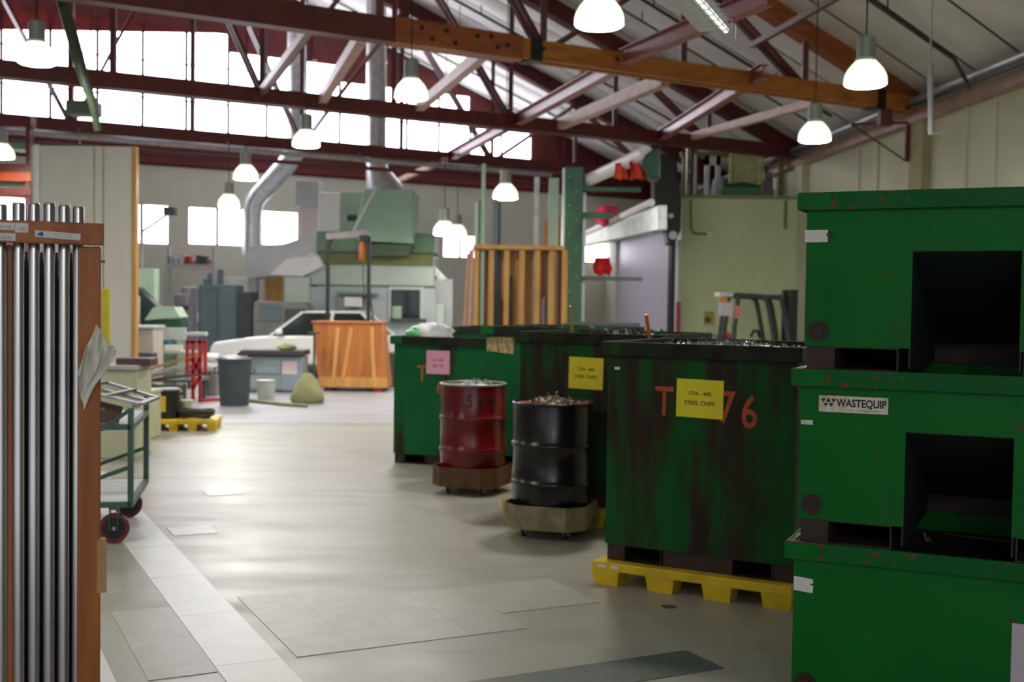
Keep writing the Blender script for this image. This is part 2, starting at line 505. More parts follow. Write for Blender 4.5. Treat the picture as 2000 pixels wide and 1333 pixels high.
def gpoly(mm, pts, n0, n1):
    A = [gp(s, z, n0) for s, z in pts]; B = [gp(s, z, n1) for s, z in pts]; n = len(pts)
    return mm.add(A + B, [tuple(reversed(range(n))), tuple(range(n, 2 * n))] + [(i, (i + 1) % n, (i + 1) % n + n, i + n) for i in range(n)])
gbox(m, 0, SMAX, 5.0, 5.78, 0, .3)
gpoly(m, [(0, 5.78), (5.72, 5.78), (5.72, rz_(5.72)), (0, rz_(0.0) + .6)], 0, .3)
for (a, b_, z0, z1) in hi:
    if a < SPAN < b_: gpoly(m, [(a, z1), (b_, z1), (b_, rz_(b_)), (SPAN, rz_(SPAN)), (a, rz_(a))], 0, .3)
    else: gpoly(m, [(a, z1), (b_, z1), (b_, rz_(b_)), (a, rz_(a))], 0, .3)
gpoly(m, [(27, 5.78), (SMAX, 5.78), (SMAX, 5.78), (27, rz_(27))], 0, .3)
part('red_siding', m, redpaint, wall_b)
# horizontal timber girts and posts on the red siding
for (z, h) in ((5.06, .16), (5.42, .10), (5.72, .10)):
    mm = M(); gbox(mm, .2, SMAX - .3, z, z + h, -.09, 0); part('girt', mm, redpaint, wall_b)
for s in (1.8, 3.2, 4.6, 9.9, 12.6):
    mm = M(); gbox(mm, s, s + .14, 5.78, min(rz_(s) - .05, 8.9), -.1, -.005) if s < 5 else gbox(mm, s, s + .14, {9.9: 7.68, 12.6: 8.12}[s], rz_(s) - .05, -.1, -.005)
    part('siding_post', mm, redpaint, wall_b)
mull = pm('thin_window_bar', (.16, .10, .10), .5, 0, .1, 8)
def window(n, blocks, pw, rows, mat, label):
    a0 = min(b[0] for b in blocks); a1 = max(b[1] for b in blocks)
    fr = M()
    panes = []
    for (a, b_, z0, z1) in blocks:
        nc = max(1, round((b_ - a) / pw)); nr = rows if rows else max(1, round((z1 - z0) / .95))
        w = (b_ - a) / nc; h = (z1 - z0) / nr
        for i in range(nc + 1): gbox(fr, a + i * w - .04, a + i * w + .04, z0, z1, .03, .11)
        for j in range(nr + 1): gbox(fr, a, b_, z0 + j * h - .022, z0 + j * h + .022, .04, .10)
        for i in range(nc):
            for j in range(nr): panes.append((a + i * w, z0 + j * h, w, h))
    o = struct('window_%d' % n, fr, mull)
    o['label'] = label
    cache = {}
    for (sa, z, w, h) in panes:
        key = (round(w, 4), round(h, 4))
        if key not in cache:
            mm = M(); gbox(mm, 0, w, 0, h, .06, .075)
            base = gp(0, 0)
            for v in mm.v: v -= base
            cache[key] = mesh_of('window_pane', mm, mat)
        p = link('window_pane', cache[key], o); p.location = gp(sa, z)
    return o
window(1, hi, 1.05, 0, pane, 'long high glazing in the red gable end wall')
for i, bl in enumerate(low):
    window(i + 2, [bl], .75, 1, pane_low, ['low bright window behind the cantilever rack', 'low bright window left of the wooden stock rack', 'small low window behind the slanting duct', 'two pane low window left of the duct', 'low window beside the tall cream enclosure', 'low window hidden left of the enclosure'][i])
# left wall
lw0, lw1 = TP(-4.5, SMAX, 0), TP(3, SMAX, 0)
m = M(); m.hexa([lw0, lw0 - uB * .25, lw1 - uB * .25, lw1], [p + Vector((0, 0, EAVE + .1)) for p in (lw0, lw0 - uB * .25, lw1 - uB * .25, lw1)])
struct('wall_left', m, cream2)

# ceiling: insulation sheets laid over the rafters
m = M()
def rp(k, s, dz=0.0): return TP(k, s, rz_(s) + dz)
for (sa, sb) in ((-.3, SPAN), (SPAN, SMAX + .3)):
    q = [rp(-4.5, sa, .12), rp(3.06, sa, .12), rp(3.06, sb, .12), rp(-4.5, sb, .12)]
    m.hexa(q, [p + Vector((0, 0, .12)) for p in q])
ceiling = struct('ceiling', m, pm('roof_boarding', (.35, .3, .25), .7, 0, .1, 2))
NS = 24
for i in range(NS):
    k0 = -2.0 + 5.04 * i / NS; k1 = -2.0 + 5.04 * (i + 1) / NS - .012
    for (sa, sb) in ((-.2, SPAN - .05), (SPAN + .05, SPAN + 9)):
        ph = random.random() * 6
        def fn(u, v):
            s = sa + (sb - sa) * v
            sag = -.05 * math.sin(math.pi * u) * (.6 + .4 * math.sin(v * 23 + ph)) + .07
            return rp(k0 + (k1 - k0) * u, s, sag)
        mm = M(); mm.sheet(fn, 4, 18, .008)
        part('insulation_sheet', mm, insul, ceiling, smooth=60)

# ------------------------------------------------------------------ roof trusses
def truss(k, label, orange, smax):
    t = thing('roof_truss', label, 'truss', TP(k, 0, 0), 0, 'roof trusses of the hall')
    def seg(name, s0, z0, s1, z1, w, h, mat, off=0.0):
        mm = M(); mm.bar(TP(k, s0, z0) + uA * off, TP(k, s1, z1) + uA * off, w, h)
        return part(name, mm, mat, t, world=True)
    split = 9.6 if orange else smax
    zc = 5.05
    if orange:
        for o_ in (-.10, .10): seg('bottom_chord', .0, zc, 8.1, zc, .10, .26, truss_orange, o_)
        seg('splice_plate', 7.9, zc, 9.75, zc, .30, .31, rafter_or)
        seg('bottom_chord', 9.6, zc, smax, zc, .22, .30, truss_red)
        for j, (s, dz) in enumerate(((9.4, .06), (9.25, -.06), (9.05, .07), (8.92, -.07), (8.6, .06), (8.4, .08), (8.3, -.05), (8.15, .0), (7.6, .02), (6.4, .02))):
            mm = M(); c0 = TP(k, s, zc + dz) - uA * .158; mm.tube([c0, c0 - uA * .02], .028, 8)
            part('bolt', mm, black, t, world=True)
        for s in (7.7, 1.15): seg('steel_strap', s - .09, zc, s + .09, zc, .33, .30, black)
        seg('post', .9, zc - .4, .9, zc - .13, .2, .2, truss_red)
    else:
        for o_ in (-.09, .09): seg('bottom_chord', 0, zc, smax, zc, .09, .26, truss_red, o_)
    seg('top_chord', -.1, rz_(-.1) - .12, SPAN, rz_(SPAN) - .12, .22, .34, rafter_or if orange else truss_red)
    seg('top_chord', SPAN, rz_(SPAN) - .12, SMAX - .2, rz_(SMAX - .2) - .12, .22, .34, truss_red)
    nodes = [2.7, 5.1, 7.5, 9.9, 12.3, 14.7, 17.1, 19.5, 21.9, 24.3]
    for i, s in enumerate(nodes):
        if s > smax: break
        seg('web', s, zc, s, rz_(s) - .2, .09, .09, truss_red)
        if i % 2 == 0:
            for s2 in (s - 2.4, s + 2.4):
                if s2 < 1: continue
                for o_ in (-.07, .07):
                    mm = M(); mm.bar(TP(k, s, zc) + uA * o_, TP(k, s2, rz_(s2) - .25) + uA * o_, .05, .085, up=uA)
                    part('web', mm, truss_red, t, world=True)
    return t
truss(0, 'nearest roof truss, orange lower chord bolted with steel straps', True, 24)
truss(1, 'second roof truss, maroon lower chord crossing the high glazing', False, 25)
truss(2, 'farthest roof truss, thin maroon lower chord below the high glazing', False, 26)

def brace(a, b_, mat, label, zz=5.05, w=.16, h=.2, plain=False, dz=.05):
    p, q = Z(*a, zz + dz), Z(*b_, zz + dz)
    t = (q - p).normalized()
    mm = M()
    if plain: mm.bar(p, q, w, h)
    else: mm.ibeam(p, q, w, h)
    return solo('brace_beam', mm, mat, label, 'beam', 'bracing beams between the trusses')
brace((995, 243), (1215, 122), brace_pink, 'dark pink steel brace from second truss to strap of orange chord')
brace((1218, 112), (1500, -8), brace_pink, 'dark pink steel brace rising from orange chord behind the tube light')
brace((1085, 247), (1300, 155), brace_tan, 'pale tan timber brace in the middle between two trusses', plain=True)
brace((1280, 272), (1490, 140), brace_pink, 'mauve steel brace sticking out above the orange chord')
brace((1355, 266), (1590, 200), brace_tan, 'salmon timber brace ending near the lamp by the wall', plain=True, w=.12, h=.14)
brace((820, 208), (952, 98), brace_tan, 'pale timber brace right of the lamp on the glazing', plain=True, w=.14, h=.16)
brace((630, 193), (712, 62), brace_tan, 'pale timber brace between the two vertical ducts', plain=True, w=.14, h=.16)
brace((857, 318), (990, 245), brace_pink, 'pink steel brace from far truss across low glazing end')
brace((768, 358), (870, 312), brace_tan, 'short salmon timber brace above the green machine hood', plain=True, zz=4.9, w=.12, h=.12)
brace((505, 188), (605, 55), truss_red, 'maroon diagonal brace left of the slanting duct', plain=True, w=.1, h=.12)
brace((1470, 88), (1660, -20), truss_red, 'thin brown brace crossing the red orange rafter', plain=True, w=.07, h=.08, zz=5.5)

# sprinkler pipes under the roof sheets
for i, (k, s1, lab) in enumerate(((-.38, 9.0, 'dark sprinkler pipe under the ceiling by the nearest wall lamp'), (.45, 12.0, 'dark sprinkler pipe between first and second truss'), (.62, 12.0, 'thin conduit beside the sprinkler pipe between first and second truss'), (1.5, 13.0, 'dark sprinkler pipe between second and third truss'), (2.5, 12.0, 'dark sprinkler pipe beyond the third truss'))):
    mm = M(); mm.tube([rp(k, .8, -.16), rp(k, s1, -.16)], .03 if i != 2 else .02, 8)
    for s in (2.2, 5.0, 8.0): mm.tube([rp(k, s, -.16), rp(k, s, .03)], .012, 6)
    if i == 0: mm.tube([rp(k, .8, -.16), rp(k, .45, -.4)], .03, 8)
    solo('sprinkler_pipe', mm, pipe_dark, lab, 'pipe', 'pipes under the roof', smooth=40)
# conduits slung below the far truss
for i, (dz, r, lab) in enumerate(((-.24, .05, 'upper grey pipe slung under the far truss'), (-.42, .045, 'lower maroon pipe slung under the far truss'))):
    mm = M(); mm.tube([TP(2, 6, 5.05 + dz) - uA * .3, TP(2, 24, 5.05 + dz) - uA * .3], r, 8)
    for s in (8, 11, 14, 17, 20): mm.tube([TP(2, s, 5.05 + dz) - uA * .3, TP(2, s, 5.0) - uA * .14], .012, 6)
    solo('conduit', mm, pipe_grey if i == 0 else truss_red, lab, 'pipe', 'pipes under the far truss', smooth=40)

# ------------------------------------------------------------------ pendant lamps
def make_lamp():
    t = thing('pendant_lamp', 'x', 'lamp', (0, 0, 0), 0, 'pendant lamps under the roof')
    mm = M(); mm.lathe([(.075, .27), (.09, .28), (.09, .47), (.06, .49), (.02, .49)], n=16); part('housing', mm, pm('lamp_housing_grey', (.30, .32, .28), .45, .3, .1, 6), t, smooth=40)
    mm = M(); mm.lathe([(.10, .245), (.10, .275), (.075, .275)], n=16); part('collar', mm, ltgrey, t, smooth=40)
    mm = M(); mm.lathe([(.198, .02), (.206, .045), (.204, .08), (.192, .125), (.168, .17), (.135, .21), (.098, .25), (.092, .25), (.13, .207), (.162, .167), (.186, .122), (.198, .08), (.2, .045), (.192, .02), (.198, .02)], n=32); part('dome', mm, dome, t, smooth=50)
    mm = M(); mm.lathe([(.001, 0), (.10, .0), (.17, .008), (.2, .024), (.19, .034), (.001, .03)], n=32); part('lens', mm, lens, t, smooth=50)
    mm = M(); mm.lathe([(.001, .19), (.03, .19), (.045, .15), (.045, .09), (.02, .06), (.001, .06)], n=12); part('bulb', mm, lens, t, smooth=50)
    return t
lamps = [
    (1170, 55, 9.6, 'big lit lamp at top centre, cut by the frame'),
    (1690, 170, 11.4, 'lit pendant lamp in front of the orange rafter near the wall'),
    (1591, 278, 14.8, 'lit pendant lamp below the end of the orange chord'),
    (72, 127, 13.0, 'lit pendant lamp at the top left against the glazing'),
    (803, 195, 14.2, 'lit pendant lamp between the vertical duct and pale brace'),
    (598, 288, 17.2, 'lit pendant lamp in front of the slanting duct'),
    (480, 352, 19.6, 'lit pendant lamp left of the slanting duct at its bend'),
    (447, 406, 22.3, 'low lit pendant lamp above the two pane window'),
    (987, 390, 18.9, 'lit pendant lamp hanging above the wooden stock rack'),
    (868, 460, 21.0, 'low lit pendant lamp right of the green machine'),
    (4, 310, 20.0, 'lit lamp at the left edge beside the red beams'),
    (893, 462, 25.5, 'farther low lamp touching the one by the machine'),
]
lp = make_lamp()
for i, (x, y, d, lab) in enumerate(lamps):
    o = lp if i == 0 else copy_tree(lp)
    p = D(x, y, d); o.location = p; o['label'] = lab
    rel = W(0) - p
    # roof height above this point
    k = rel.dot(uA) / wstep.dot(uA); kk = -k
    s = (W(kk) - p).dot(uB)
    mm = M(); mm.tube([(0, 0, .48), (0, 0, rz_(s) - p.z + .08)], .008, 6); part('rod', mm, pipe_dark, o)

# unseen lamps of the same kind, added to light the near floor and bins
for (x, y) in ((-4.2, 5.6), (-8.2, 9.5), (-12.5, 16.0), (.6, -2.2)):
    o = copy_tree(lp); o.location = (x, y, 3.9); o['label'] = 'added pendant lamp %s, outside the picture' % ('behind the viewpoint' if y < 0 else 'over the rod rack' if x > -5 else 'left of the tall partition panel' if x > -9 else 'far left by the storage deck')
    for ch in o.children:
        if ch.name.startswith('rod'): ch.scale.z = 1
# tube light with a wire guard, top of the frame
c0, c1 = D(1322, -30, 7.6), D(1392, 48, 8.6)
t = thing('tube_light', 'white fluorescent fixture with wire guard at the top edge', 'lamp', c0)
ax = (c1 - c0).normalized(); sd = ax.cross(Vector((0, 0, 1))).normalized()
c00 = c0 - ax * .8
mm = M(); mm.bar(c00, c1, .2, .10); part('body', mm, white_p, t, world=True, bev=.008)
mm = M(); mm.tube([c00 + sd * .10 - Vector((0, 0, .05)), c1 + sd * .10 - Vector((0, 0, .05))], .02, 10); part('tube', mm, tubelight, t, world=True, smooth=40)
mm = M()
for k in range(14):
    p = c00 + (c1 - c00) * (k / 13)
    mm.tube([p + sd * .04, p + sd * .17 - Vector((0, 0, .01)), p + sd * .17 - Vector((0, 0, .12)), p + sd * .04 - Vector((0, 0, .12))], .004, 5)
for q in (.17, .105): mm.tube([c00 + sd * q - Vector((0, 0, .12)), c1 + sd * q - Vector((0, 0, .12))], .004, 5)
part('wire_guard', mm, ltgrey, t, world=True)
mm = M()
for q in (.15, .85):
    p = c00 + (c1 - c00) * q; mm.tube([p, p + Vector((0, 0, 3.6))], .004, 5)
part('suspension_wire', mm, pipe_dark, t, world=True)
dpt = D(1817, 128, 13.3); dpk = -(W(0) - dpt).dot(uA) / wstep.dot(uA)
mm = M(); mm.tube([D(1817, 128, 13.3), D(1819, 262, 13.3)], .032, 10)
mm.tube([D(1819, 262, 13.3), D(1845, 256, 12.9)], .012, 6); mm.tube([D(1817, 128, 13.3), Vector((dpt.x, dpt.y, rz_((W(dpk) - dpt).dot(uB)) + .06))], .012, 6)
solo('drop_pipe', mm, pipe_grey, 'pale vertical pipe hanging in front of the right wall', 'pipe', smooth=40)

# ------------------------------------------------------------------ green steel bins
def bar_box(mm, x0, x1, y0, y1, z0, z1): return mm.bx(x0, x1, y0, y1, z0, z1)
def chips_mound(x0, x1, y0, y1, zb, hgt, n, seed, curl=.03):
    rnd = random.Random(seed)
    mm = M()
    def hfun(u, v): return zb + hgt * (math.sin(math.pi * min(max(u, 0), 1)) * math.sin(math.pi * min(max(v, 0), 1))) ** .5 + rnd.uniform(-.008, .008)
    mm.grid(lambda u, v: (x0 + (x1 - x0) * u, y0 + (y1 - y0) * v, hfun(u, v)), 12, 12)
    for i in range(n):
        u, v = rnd.random(), rnd.random()
        c = Vector((x0 + (x1 - x0) * u, y0 + (y1 - y0) * v, hfun(u, v)))
        ax = Vector((rnd.uniform(-1, 1), rnd.uniform(-1, 1), rnd.uniform(-.4, .8))).normalized()
        sd = ax.cross(Vector((.3, .2, 1))).normalized(); up = ax.cross(sd)
        r = curl * rnd.uniform(.4, 1); L = curl * rnd.uniform(1, 3.5); w = curl * .35
        N = 9; vs = []; fs = []
        for k in range(N):
            an = k * 1.1; p = c + ax * (L * k / N) + (sd * math.cos(an) + up * math.sin(an)) * r
            vs += [p, p + ax * w]
            if k: fs.append((2 * k - 2, 2 * k, 2 * k + 1, 2 * k - 1))
        mm.add(vs, fs)
    return mm
chute = pm('shade_black_green_chute', (.006, .016, .010), .7, 0, .2, 4)  # shade of the recess put into the colour, nearly black
def make_bin(label, loc, rz, Wd, Dp, Ht, rimh, over, baseh, pockets, recess=None, body=None, rim=None, base=None, group=None, boss=True):
    t = thing('steel_bin', label, 'bin', loc, rz, group)
    T = .008
    zb = baseh; zt = Ht - rimh
    if recess:
        xa, xb, zr = recess
        mm = M(); mm.bx(0, xa, 0, T, zb, Ht - .01); mm.bx(xb, Wd, 0, T, zb, Ht - .01); mm.bx(xa, xb, 0, T, zr, Ht - .01)
        part('front_panel', mm, body, t)
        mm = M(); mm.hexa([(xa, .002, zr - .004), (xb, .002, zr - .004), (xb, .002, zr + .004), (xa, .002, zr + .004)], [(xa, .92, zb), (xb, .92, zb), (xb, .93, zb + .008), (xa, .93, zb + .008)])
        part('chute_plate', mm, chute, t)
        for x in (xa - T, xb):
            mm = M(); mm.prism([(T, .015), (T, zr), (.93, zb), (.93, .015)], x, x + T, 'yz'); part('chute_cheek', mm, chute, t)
    else:
        mm = M(); mm.bx(0, Wd, 0, T, zb, Ht - .01); part('front_panel', mm, body, t)
    mm = M(); mm.bx(0, Wd, Dp - T, Dp, zb, Ht - .01); part('back_panel', mm, body, t)
    for x in (0, Wd - T):
        mm = M(); mm.bx(x, x + T, T, Dp - T, zb, Ht - .01); part('side_panel', mm, body, t)
    if not recess:
        mm = M(); mm.bx(T, Wd - T, T, Dp - T, zb, zb + T); part('bottom_plate', mm, base, t)
    # folded rim of four lengths
    o_ = over; q = .012
    for (x0, x1, y0, y1) in ((-o_, Wd + o_, -o_, -o_ + q), (-o_, Wd + o_, Dp + o_ - q, Dp + o_), (-o_, -o_ + q, -o_ + q, Dp + o_ - q), (Wd + o_ - q, Wd + o_, -o_ + q, Dp + o_ - q)):
        mm = M(); mm.bx(x0, x1, y0, y1, zt, Ht); part('rim', mm, rim, t, bev=.003)
    for (x0, x1, y0, y1) in ((-o_ + q, Wd + o_ - q, -o_ + q, .0), (-o_ + q, Wd + o_ - q, Dp, Dp + o_ - q), (-o_ + q, 0, 0, Dp), (Wd, Wd + o_ - q, 0, Dp)):
        mm = M(); mm.bx(x0, x1, y0, y1, Ht - .012, Ht - .002); part('rim_lip', mm, rim, t)
    # corner gusset on the rim
    mm = M(); mm.bx(-o_ - .003, .10, -o_ - .004, -o_, zt + .004, Ht - .004); part('rim_gusset', mm, body, t)
    # fork pockets: hollow tubes running front to back
    for (p0, p1) in pockets:
        mm = M()
        for (x0, x1, z0, z1) in ((p0, p1, .0, .006), (p0, p1, baseh - .006, baseh), (p0, p0 + .006, .006, baseh - .006), (p1 - .006, p1, .006, baseh - .006)):
            mm.bx(x0, x1, .004, Dp - .004, z0, z1)
        fp_ = part('fork_pocket', mm, base, t)
        mm = M(); mm.bx(p0 + .006, p1 - .006, Dp - .02, Dp - .014, .006, baseh - .006); part('pocket_light_stop', mm, base, fp_)  # plate added to keep light from showing through the pocket
    xs = [0.0] + [v for p in pockets for v in p] + [Wd]
    for i in range(0, len(xs), 2):
        if xs[i + 1] - xs[i] < .02: continue
        for (ya, yb__) in ((.012, .02), (Dp - .02, Dp - .012)):
            if recess and i == 2 and ya < .1: continue  # rear skirt stays behind the recess to shut light out
            mm = M(); mm.bx(xs[i] + .01, xs[i + 1] - .001, ya, yb__, 0, baseh); part('base_skirt', mm, base, t)
    if boss:
        for x in (.055, Wd - .055):
            mm = M(); mm.tube([(x, .004, zb + .06), (x, -.010, zb + .06)], .042, 20); mm.tube([(x, -.010, zb + .06), (x, -.022, zb + .06)], .024, 14)
            part('pivot_boss', mm, pm('rusty_boss_paint', (.045, .022, .014), .6, .2, .25, 14), t, smooth=40)
    return t
def note(t, x, z, w, h, mat, lines, inkm, size, name='paper_sign', y=-.004, tilt=0.0, bold=0.0):
    mx = Matrix.Rotation(R_(tilt), 3, 'Y')
    mm = M(); mm.box((x, y + .001, z), (w, .002, h), mx); n = part(name, mm, mat, t)
    for i, (s, dz, sz) in enumerate(lines):
        text('lettering', s, sz, inkm, n, (x, y - .0006, z + dz), (90, tilt, 0), ext=.0004, bold=bold)
    return n

def scribble(parent, x, z, w, h, y, mat, seed=1):
    # print too small and blurred to read: a row of uneven strokes
    rnd = random.Random(seed); mm = M(); n = max(4, int(w / (h * .75)))
    for i in range(n):
        if rnd.random() < .12: continue
        cx_ = x - w / 2 + w * (i + .5) / n; hh = h * rnd.uniform(.6, 1.0)
        mm.bx(cx_ - w / n * .33, cx_ + w / n * .33, y, y + .0004, z - h / 2, z - h / 2 + hh)
    return part('blurred_print', mm, mat, parent, kind='stuff')

# --- stack of three low bins, right foreground
RS = R_(-25.5)
SB = dict(Wd=1.17, Dp=1.05, rimh=.072, over=.03, baseh=.095)
c0 = D(1560, 395, 4.69)
sx, sy = c0.x + .04, c0.y + .02
PK = [(.115, .365), (.815, .06 + 1.0)]
rims = (.735, 1.437, 2.145)
def stack_bin(i, label):
    z0 = rims[i - 1] - .004 if i else 0.0
    Ht = rims[i] - z0
    dx = (0.0, .012, .022)[i]
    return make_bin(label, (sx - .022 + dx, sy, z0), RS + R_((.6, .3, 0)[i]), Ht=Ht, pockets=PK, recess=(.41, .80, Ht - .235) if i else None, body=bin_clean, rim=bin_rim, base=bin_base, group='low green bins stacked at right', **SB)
b0 = stack_bin(0, 'lowest green bin of the stack, with worn white label and lilac paper')
b1 = stack_bin(1, 'middle green bin of the stack, with black lettered white sticker')
b2 = stack_bin(2, 'topmost green bin of the stack, with chipped rim and white tag')
shade_mat = pm('shade_black_fill', (.007, .007, .006), .7, 0, .2, 20)  # near-black mound added so the bins look shaded inside
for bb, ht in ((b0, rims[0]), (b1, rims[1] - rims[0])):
    part('shade_fill', chips_mound(.01, 1.16, .01, 1.04, ht - .10, .02, 60, 21, .012), shade_mat, bb, kind='stuff')
# top bin tag wrapped round its corner
H2 = rims[2] - rims[1]
mm = M(); mm.bx(-.006, .085, -.006, -.001, H2 - .195, H2 - .145); mm.bx(-.006, -.001, -.001, .05, H2 - .195, H2 - .145); part('reflective_tag', mm, paper, b2, bev=.001)
mm = M(); mm.tube([(.088, .0, H2 - .165), (.088, -.012, H2 - .165)], .008, 10); part('tag_bolt', mm, rustmetal, b2)
H1 = rims[1] - rims[0]
st = M(); st.box((.208, -.0025, H1 - .135), (.268, .003, .066)); sticker = part('sticker', st, old_label, b1)
text('lettering', 'WASTEQUIP', .043, ink, sticker, (.240, -.0046, H1 - .131), ext=.0003, sx=.80, bold=.0012)
scribble(sticker, .240, H1 - .157, .15, .006, -.0046, ink_faint, 2)
lg = M()
def tri(cx, cz, r, up):
    k = 1 if up else -1
    lg.prism([(cx - r, cz - k * r * .8), (cx + r, cz - k * r * .8), (cx, cz + k * r * .9)], -.0046, -.0040)
for (cx, cz, up) in ((-.02, .010, False), (.0, .012, True), (.020, .010, False), (-.010, -.008, False), (.010, -.008, False)):
    tri(.112 + cx, H1 - .132 + cz, .0105 if up else .0092, up)
part('emblem', lg, ink, sticker)
lb = M(); lb.box((.028, -.0025, H1 - .215), (.048, .003, .018)); lbo = part('small_label', lb, paper, b1, bev=.002)
scribble(lbo, .028, H1 - .215, .034, .008, -.0046, ink_faint, 3)
yn = M(); yn.box((.985, -.0025, H1 - .33), (.28, .002, .2)); part('paper_sign', yn, yellow_n, b1)
wl = M(); wl.prism([(.002, .53), (.078, .525), (.08, .555), (.066, .56), (.08, .566), (.078, .582), (.002, .588)], -.004, -.001); part('worn_label', wl, paper, b0)
pl = M(); pl.box((.93, -.0025, .36), (.216, .002, .28)); part('paper_sheet', pl, lilac_n, b0)

# --- row of tall bins
def loc_front(px, d, rz): return D(px, 700, d)
TB = dict(Wd=1.15, Dp=1.1, Ht=1.32, rimh=.085, over=.03, baseh=.10, boss=False)
PK2 = [(.12, .36), (.79, 1.03)]
def tall(label, x, y, z, rz, body, rim=bin_rim_d):
    return make_bin(label, (x, y, z), R_(rz), pockets=PK2, body=body, rim=rim, base=bin_base, group='tall green bins in a row', **TB)
def pallet(label, loc, rz, wd=1.22, dp=1.22):
    t = thing('plastic_pallet', label, 'pallet', loc, rz, 'yellow plastic pallets')
    mm = M(); mm.bx(0, wd, 0, dp, .085, .14); part('deck', mm, yellow_p, t, bev=.008)
    for i, x in enumerate((0.0, wd * .285, wd * .57, wd * .855)):
        w = wd * .145
        for y in (0.0, dp / 2 - .08, dp - .16):
            mm = M(); mm.hexa([(x + .012, y + .012, 0), (x + w - .012, y + .012, 0), (x + w - .012, y + .148, 0), (x + .012, y + .148, 0)], [(x, y, .09), (x + w, y, .09), (x + w, y + .16, .09), (x, y + .16, .09)])
            part('block', mm, yellow_p, t)
    return t
R4 = -29.5
a4 = R_(R4); ux = Vector((math.cos(a4), math.sin(a4), 0)); uy = Vector((-ux.y, ux.x, 0))
p4 = G(1155, 1140)
pal4 = pallet('yellow plastic pallet under the bin marked T 76', p4, a4)
for (x0, w, mt) in ((.04, .05, paper), (.13, .05, paper)):
    mm = M(); mm.bx(x0, x0 + w, -.002, -.0005, .105, .125); part('stuck_label', mm, mt, pal4)
q = p4 + ux * .055 + uy * .07
bin4 = tall('oil streaked bin with yellow steel chips sign, painted T 76', q.x, q.y, .14, R4, bin_dirty)
note(bin4, .585, 1.145 - .14, .285, .222, yellow_n, [('17/4 - 440', .028, .034), ('STEEL CHIPS', -.028, .034)], ink_o, .03, bold=.0006, y=-.006, tilt=.6)
for (s, x, z, sz) in (('T', .365, .97, .24), ('7', .745, .955, .26), ('6', .88, .935, .26)):
    text('painted_letter', s, sz, spray, bin4, (x, -.0012, z), ext=.0006, sx=.8, bold=.003)
mm = M(); mm.box((.06, -.002, 1.16), (.035, .002, .016)); part('stuck_label', mm, paper, bin4)
part('chip_fill', chips_mound(.01, 1.14, .01, 1.09, 1.235, .07, 600, 3, .017), chips_m, bin4, kind='stuff')

p3 = G(979, 1012)
R3 = -28.0
a3 = R_(R3); vx = Vector((math.cos(a3), math.sin(a3), 0)); vy = Vector((-vx.y, vx.x, 0))
pallet('yellow plastic pallet behind the black drum dolly', p3, a3)
q = p3 + vx * .055 + vy * .07 + Vector((.05, 0, 0))
bin3 = tall('oil streaked bin with yellow sign behind the black drum', q.x, q.y, .14, R3, bin_dirty)
note(bin3, .565, 1.155 - .14, .285, .24, yellow_n, [('17/4 - 440', .028, .034), ('STEEL CHIPS', -.028, .034)], ink_o, .03, bold=.0006, y=-.006, tilt=1.0)
part('chip_fill', chips_mound(.01, 1.14, .01, 1.09, 1.20, .10, 200, 4, .03), chips_d, bin3, kind='stuff')

p2 = Vector((-.33, 10.98, 0))
R2 = -27.0
a2 = R_(R2); wx = Vector((math.cos(a2), math.sin(a2), 0)); wy = Vector((-wx.y, wx.x, 0))
pallet('yellow plastic pallet behind the red drum dolly', p2, a2)
q = p2 + wx * .055 + wy * .06
bin2 = tall('bright green bin with rusty cream patch, behind the red drum', q.x, q.y, .14, R2, bin_dirty2)
mm = M(); mm.prism([(.02, 1.08), (.30, 1.06), (.31, 1.215), (.16, 1.215), (.02, 1.21)], -.004, -.001)
part('scraped_patch', mm, pm('rusty_cream_patch', (.52, .42, .22), .7, 0, .2, 16, (3, 3, .6), 0, (.26, .09, .02), .45, .6), bin2)
part('chip_fill', chips_mound(.01, 1.14, .01, 1.09, 1.19, .09, 160, 5, .03), chips_d, bin2, kind='stuff')

p1 = G(768, 904)
R1 = -21.0
bin1 = tall('oil streaked bin with pink note, leftmost of the row', p1.x, p1.y, 0, R1, bin_dirty2)
pn_ = note(bin1, .50, 1.06, .26, .24, pink_n, [], ink_p, .03, y=-.006)
scribble(pn_, .50, 1.085, .12, .026, -.0066, ink_p, 4); scribble(pn_, .50, 1.025, .12, .026, -.0066, ink_p, 5)
for (s, x, z, sz) in (('T', .32, .93, .24), ('F', .34, .90, .2), ('6', .52, .80, .18)):
    if s != 'F': text('painted_letter', s, sz, spray2, bin1, (x, -.0012, z), ext=.0006, sx=.8)
part('chip_fill', chips_mound(.01, 1.14, .01, 1.09, 1.16, .09, 160, 6, .03), chips_d, bin1, kind='stuff')
bin0 = tall('dark rimmed bin farthest back in the row', -.80, 15.4, .03, -20, bin_dirty)
part('chip_fill', chips_mound(.01, 1.14, .01, 1.09, 1.19, .09, 100, 8, .03), chips_d, bin0, kind='stuff')

